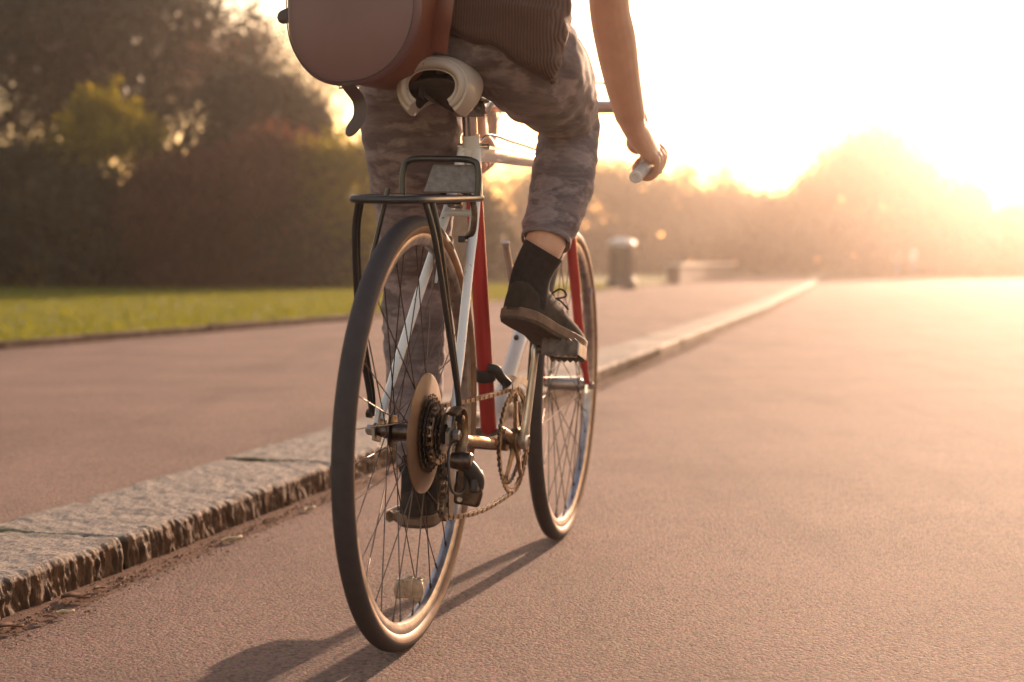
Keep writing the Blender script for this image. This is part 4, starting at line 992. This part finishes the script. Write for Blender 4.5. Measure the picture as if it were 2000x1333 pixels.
tag(person, 'cyclist in grey camouflage trousers and brown knit riding away, black shoes, seen from behind', 'person')
def wr(p):
    return .0035 * noise.noise(p * 14) + .0042 * noise.noise(Vector((p.x * 20, p.y * 20, p.z * 48))) + .0035 * max(0, noise.noise(Vector((p.x * 30 + p.z * 18, p.y * 22, p.z * 60 + p.x * 14))))
tm = MB()
PV = cr([(0, .205, .930, .08, .07), (0, .200, .950, .142, .108), (0, .196, .972, .166, .114), (0, .196, 1.0, .160, .110), (0, .198, 1.012, .152, .106)], 4)
tm.sweep(PV, [(float(q[3]), float(q[4])) for q in PV], 28, ref=(0, -1, 0))
for P in (LEG_R, LEG_L):
    q = cr(P, 5); tm.sweep(q, [float(x[3]) for x in q], 22)
trousers = link('trousers', remeshed(tm, 'trousers', M['trousers'], .0055, 5, wr), person)
bt = MB(); WB = [(.160 * cos(a), .197 + .112 * sin(a), .996 - .010 * sin(a)) for a in np.linspace(0, 2 * pi, 48, endpoint=False)]
bt.sweep(WB, [(.005, .017)] * 48, 8, closed=True, ref=(0, 0, 1)); bt.build('waistband', M['trousers'], trousers, 60)
for P, dz in ((LEG_R, 0), (LEG_L, 0)):
    a, b = Vector(P[-2][:3]), Vector(P[-1][:3]); d = (b - a).normalized(); o1 = d.orthogonal().normalized(); o2 = d.cross(o1)
    pts = [b + (o1 * cos(t) + o2 * sin(t)) * (P[-1][3] + .0005) for t in np.linspace(0, 2 * pi, 28, endpoint=False)]
    MB().sweep(pts, [(.0014, .006)] * 28, 8, closed=True, ref=tuple(d)).build('hem', M['trousers'], trousers, 60)
# shirt
sm = MB()
SH = cr([(-.010, .188, .958, .180, .142), (.002, .197, 1.000, .181, .141), (.006, .206, 1.04, .174, .136), (.0, .224, 1.10, .156, .124), (0, .30, 1.25, .160, .116), (0, .39, 1.36, .172, .114), (0, .445, 1.42, .16, .09), (0, .475, 1.45, .10, .078)], 4)
sm.sweep(SH, [(float(q[3]), float(q[4])) for q in SH], 28, ref=(0, -1, .35))
for s in (-1, 1):
    A = cr([(s * .13, .435, 1.375, .066), (s * .172, .458, 1.345, .064), (s * .170, .51, 1.26, .060)], 4); sm.sweep(A, [float(q[3]) for q in A], 16)
shirt = link('shirt', remeshed(sm, 'shirt', M['knit'], .006, 4, lambda p: .006 * noise.noise(p * 9) + .005 * noise.noise(Vector((p.x * 22, p.y * 22, p.z * 30))) + (.010 * max(0, noise.noise(Vector((p.x * 18, p.y * 16, p.z * 38 + 4)))) if p.z < 1.02 else 0)), person)
# hair cap
hm = MB(); hm.ball((0, .585, 1.672), (.082, .096, .092), 20, 12); hm.ball((0, .535, 1.63), (.07, .06, .075), 16, 10)
link('hair', remeshed(hm, 'hair', M['hair'], .008, 3, lambda p: .004 * noise.noise(p * 40)), person)
# socks and shoes
def shoe(heel, toe, L, roll, sock_top, name_side):
    """heel, toe: points of the sole underside; sock_top: where the sock ends at the ankle"""
    h, t = Vector(heel), Vector(toe); f = (t - h).normalized(); side = f.cross(Vector((0, 0, 1))).normalized()
    side = (Matrix.Rotation(roll, 3, f) @ side); up = side.cross(f)
    W3 = lambda u, w, z: h + f * (u * L) + side * w + up * z
    us = np.linspace(0, 1, 22)
    hw = lambda u: float(np.interp(u, [0, .03, .1, .22, .42, .62, .74, .86, .95, 1], [.012, .024, .033, .035, .033, .043, .046, .040, .027, .010]))
    cx = lambda u: float(np.interp(u, [0, .45, 1], [0, .003, -.004])) * (1 if name_side > 0 else -1)
    ht = lambda u: float(np.interp(u, [0, .05, .14, .3, .42, .58, .75, .9, 1], [.060, .076, .082, .082, .072, .056, .045, .036, .022]))
    root = empty('shoe', (0, 0, 0), parent=person)
    # sole: foxing and outsole
    for nm, z0, z1, grow, mt in (('sole', .004, .022, .0035, M['crepe']), ('outsole', -.001, .006, .0015, M['outsole'])):
        m = MB(); ring_ = []
        for u in us: ring_.append((u, cx(u) + hw(u) + grow))
        for u in us[::-1]: ring_.append((u, cx(u) - hw(u) - grow))
        n = len(ring_); tr = lambda u: .010 * max(0, (u - .75) / .25) ** 2
        vs = [W3(u, w, z0 + tr(u)) for u, w in ring_] + [W3(u, w, z1 + tr(u)) for u, w in ring_]
        m.add(vs, [tuple(range(n))[::-1], tuple(range(n, 2 * n))] + [(k, (k + 1) % n, n + (k + 1) % n, n + k) for k in range(n)])
        m.build(nm, mt, root, 40, bevel=.002)
    m = MB(); vs = []; K = 17
    for u in us:
        w, H_ = hw(u), ht(u)
        for k in range(K):
            a = pi * k / (K - 1); vs.append(W3(u + .0, cx(u) + w * np.sign(cos(a)) * abs(cos(a)) ** .75, .016 + .010 * max(0, (u - .75) / .25) ** 2 + (H_ - .014) * sin(a) ** .8))
    fs = [(i * K + k, i * K + k + 1, (i + 1) * K + k + 1, (i + 1) * K + k) for i in range(len(us) - 1) for k in range(K - 1)]
    fs += [tuple(range(K))[::-1], tuple((len(us) - 1) * K + k for k in range(K))] + [(i * K, (i + 1) * K, (i + 1) * K + K - 1, i * K + K - 1) for i in range(len(us) - 1)]
    m.add(vs, fs); m.build('upper', M['suede'], root, 60)
    lm = MB()
    for k in range(4):
        u = .46 + .07 * k; lm.sweep(cr([W3(u, cx(u) - .022, ht(u) - .006), W3(u + .01, cx(u), ht(u) + .006), W3(u, cx(u) + .022, ht(u) - .006)], 4), .0025, 6)
    c = W3(.44, cx(.4), ht(.44) + .006)
    for s in (-1, 1):
        lm.sweep(cr([c, c + side * s * .022 + up * .014, c + side * s * .036 + up * .002, c + side * s * .018 - up * .004, c], 5), .0018, 6)
        lm.sweep(cr([c, c + side * s * .014 + up * -.002 + f * .02, c + side * s * .030 - up * .016 + f * .03], 4), .0018, 6)
    lm.build('lace', M['lace'], root)
    tp = Vector(sock_top); S = cr([tuple(W3(.19, 0, .030)) + (.036, .046), tuple(W3(.17, 0, .085)) + (.034, .040), tuple((W3(.17, 0, .10)).lerp(tp, .45)) + (.0345, .040), tuple(tp) + (.0375, .0395)], 5)
    MB().sweep(S, [(float(q[3]), float(q[4])) for q in S], 20, ref=tuple(f)).build('sock', M['sock'], person, 70)
shoe((.072, .285, .512), (.128, .550, .428), .272, 0.0, (.107, .363, .632), 1)
shoe((-.112, .325, .124), (-.138, .585, .126), .262, 0.0, (-.126, .388, .232), -1)

# ------------------------------------------------------------------ the satchel hanging at the rider's back
sat = tag(empty('satchel'), 'dark leather satchel with rounded flap slung behind the rider\'s left hip', 'bag')
sat.matrix_world = BM @ Matrix.Translation((-.104, -.012, .883)) @ Matrix.Rotation(radians(-16), 4, 'Z') @ Matrix.Rotation(radians(-3), 4, 'Y')
def u_shape(w, b, top, n=22):
    return [(-w, top)] + [(-w * abs(cos(a)) ** .85 * (1 if cos(a) > 0 else -1), b - b * sin(a) ** 1.0) for a in np.linspace(0, pi, n)] + [(w, top)]
def dome(name, w, b, top, y0, depth, bulge, mat, round_=.012):
    ol = u_shape(w, b, top, 40); n = len(ol); m = MB(); cx0, cz0 = 0, top * .55
    rings = [(1, y0 + depth), (1.0, y0 + round_), (.985, y0 + round_ * .3), (.95, y0), (.7, y0 - bulge * .7), (.35, y0 - bulge), (.05, y0 - bulge * 1.05)]
    vs = []
    for sc, yy in rings:
        for x, z in ol: vs.append((x * sc, yy, cz0 + (z - cz0) * sc))
    fs = [(i * n + k, i * n + (k + 1) % n, (i + 1) * n + (k + 1) % n, (i + 1) * n + k) for i in range(len(rings) - 1) for k in range(n)]
    fs += [tuple(range(n)), tuple((len(rings) - 1) * n + k for k in range(n))[::-1]]
    m.add(vs, fs); return m.build(name, mat, sat, 50)
dome('gusset', .114, .19, .27, .0, .095, .006, M['red_leather'])
flap = dome('flap', .1285, .112, .285, -.012, .010, .010, M['leather'], .004)
flap.location = (0, 0, -.004)
MB().sweep([(x * .965, -.0165, z * .975 + .006) for x, z in u_shape(.1285, .112, .28, 40)], .0011, 6).build('seam', M['strap'], flap)
def strip(name, pts, w, th, mat, parent, ref):
    p = cr(pts, 8); return MB().sweep(p, [(th, w * (1 if i < len(p) - 4 else (.95, .85, .68, .35)[i - len(p) + 4])) for i in range(len(p))], 8, ref=ref).build(name, mat, parent, 50)
tg = strip('tongue', [(-.008, -.008, .004), (-.008, -.010, -.004), (.004, .0, -.028), (.003, .0, -.055), (-.018, -.004, -.080)], .0125, .0016, M['strap'], sat, (1, 0, 0))
bk = MB().sweep([(-.028, -.008, -.006), (.012, -.008, -.006), (.012, -.008, .004), (-.028, -.008, .004)], .0018, 6, closed=True).build('buckle', M['chrome'], tg)
strip('tongue', [(-.08, .03, .122), (-.124, .02, .125), (-.142, .012, .124), (-.160, .004, .116)], .0115, .0016, M['strap'], sat, (0, 0, 1))
strip('strap', [(.096, .085, .05), (.119, .070, .11), (.126, .085, .19), (.127, .140, .262), (.112, .232, .42), (.093, .330, .553), (.077, .44, .630), (.07, .53, .580)], .015, .002, M['red_leather'], sat, (.95, .3, 0))
MB().sweep(cr([(.116, .012, .118), (.128, .010, .122), (.128, .010, .135), (.116, .012, .138)], 4, True), .0018, 6, closed=True).build('ring', M['chrome'], sat)

# ------------------------------------------------------------------ litter in the gutter
def twig(x, y, ang, L, r, mat, label, name='twig'):
    m = MB(); p = cr([(-L / 2, 0, r), (-L * .1, .004, r * 1.3), (L * .2, -.003, r * 1.1), (L / 2, .003, r)], 4)
    m.sweep(p, [r * (.8 + .4 * random.random()) for _ in p], 7)
    o = m.build(name, mat, None, 60); o.location = (x, y, .006); o.rotation_euler = (0, 0, ang); tag(o, label, name, 'bits lying in the gutter'); return o
def dleaf(x, y, ang, L, label, mat='dead_leaf'):
    NX, NY = 7, 5; vs = []
    for i in range(NX):
        u = i / (NX - 1)
        for j in range(NY):
            w = (j / (NY - 1) - .5) * L * .55 * sin(pi * min(.97, max(.06, u))) ** .8
            vs.append(((u - .5) * L, w, .002 + .10 * L * (abs(j / (NY - 1) - .5) * 2) ** 2 + .05 * L * (1 + sin(u * 5))))
    q = [(i * NY + j, i * NY + j + 1, (i + 1) * NY + j + 1, (i + 1) * NY + j) for i in range(NX - 1) for j in range(NY - 1)]
    me = np_mesh('dead_leaf', np.array(vs), np.array(q), M[mat], smooth=True); o = link('dead_leaf', me, None, (x, y, .006)); o.rotation_euler = (0, 0, ang)
    o.modifiers.new('solid', 'SOLIDIFY').thickness = .0008
    tag(o, label, 'leaf', 'bits lying in the gutter')
def gxy(px, py):
    P = radians(3.0); a = (px - 1000) / 2950; b = (666.5 - py) / 2950
    d = V(a, cos(P) + b * sin(P), b * cos(P) - sin(P)); t = -.6075 / d.z; return d.x * t, d.y * t
x, y = gxy(452, 1061); twig(x, y, radians(52), .062, .0035, M['straw'], 'pale straw-coloured twig lying by the kerb joint')
x, y = gxy(128, 1206); twig(x, y, radians(28), .030, .003, M['straw'], 'short pale twig in the gutter at the lower left')
x, y = gxy(605, 1000); twig(x, y, radians(60), .045, .003, M['straw'], 'thin pale twig near the kerb beside the rear tyre')
x, y = gxy(712, 938); twig(x, y, radians(50), .06, .003, M['straw'], 'bright twig by the kerb seen through the rear wheel')
x, y = gxy(148, 1180); dleaf(x, y, .3, .050, 'curled brown leaf against the kerb at lower left')
x, y = gxy(196, 1160); dleaf(x, y, 1.0, .030, 'small dark leaf by the kerb right of the curled one')
x, y = gxy(97, 1216); dleaf(x, y, .1, .022, 'dark flake of leaf left of the short pale twig')
x, y = gxy(20, 1238); dleaf(x, y, .6, .045, 'brown leaf in the gutter at the left edge of the picture')
x, y = gxy(532, 1022); dleaf(x, y, .8, .022, 'small brown leaf midway between kerb joint and rear tyre')

# ------------------------------------------------------------------ haze
hm_ = bpy.data.materials.new('haze'); hm_.use_nodes = True; nt = hm_.node_tree; nt.nodes.clear()
out = nt.nodes.new('ShaderNodeOutputMaterial'); pv = nt.nodes.new('ShaderNodeVolumePrincipled')
pv.inputs['Color'].default_value = (1.0, 0.90, 0.85, 1); pv.inputs['Density'].default_value = 0.0017
pv.inputs['Anisotropy'].default_value = 0.87
nt.links.new(pv.outputs[0], out.inputs['Volume'])
hz = MB().box((25, 66, 5.2), (190, 164, 13.2)).build('haze', hm_); tag(hz, kind='stuff')
hz.display_type = 'WIRE'
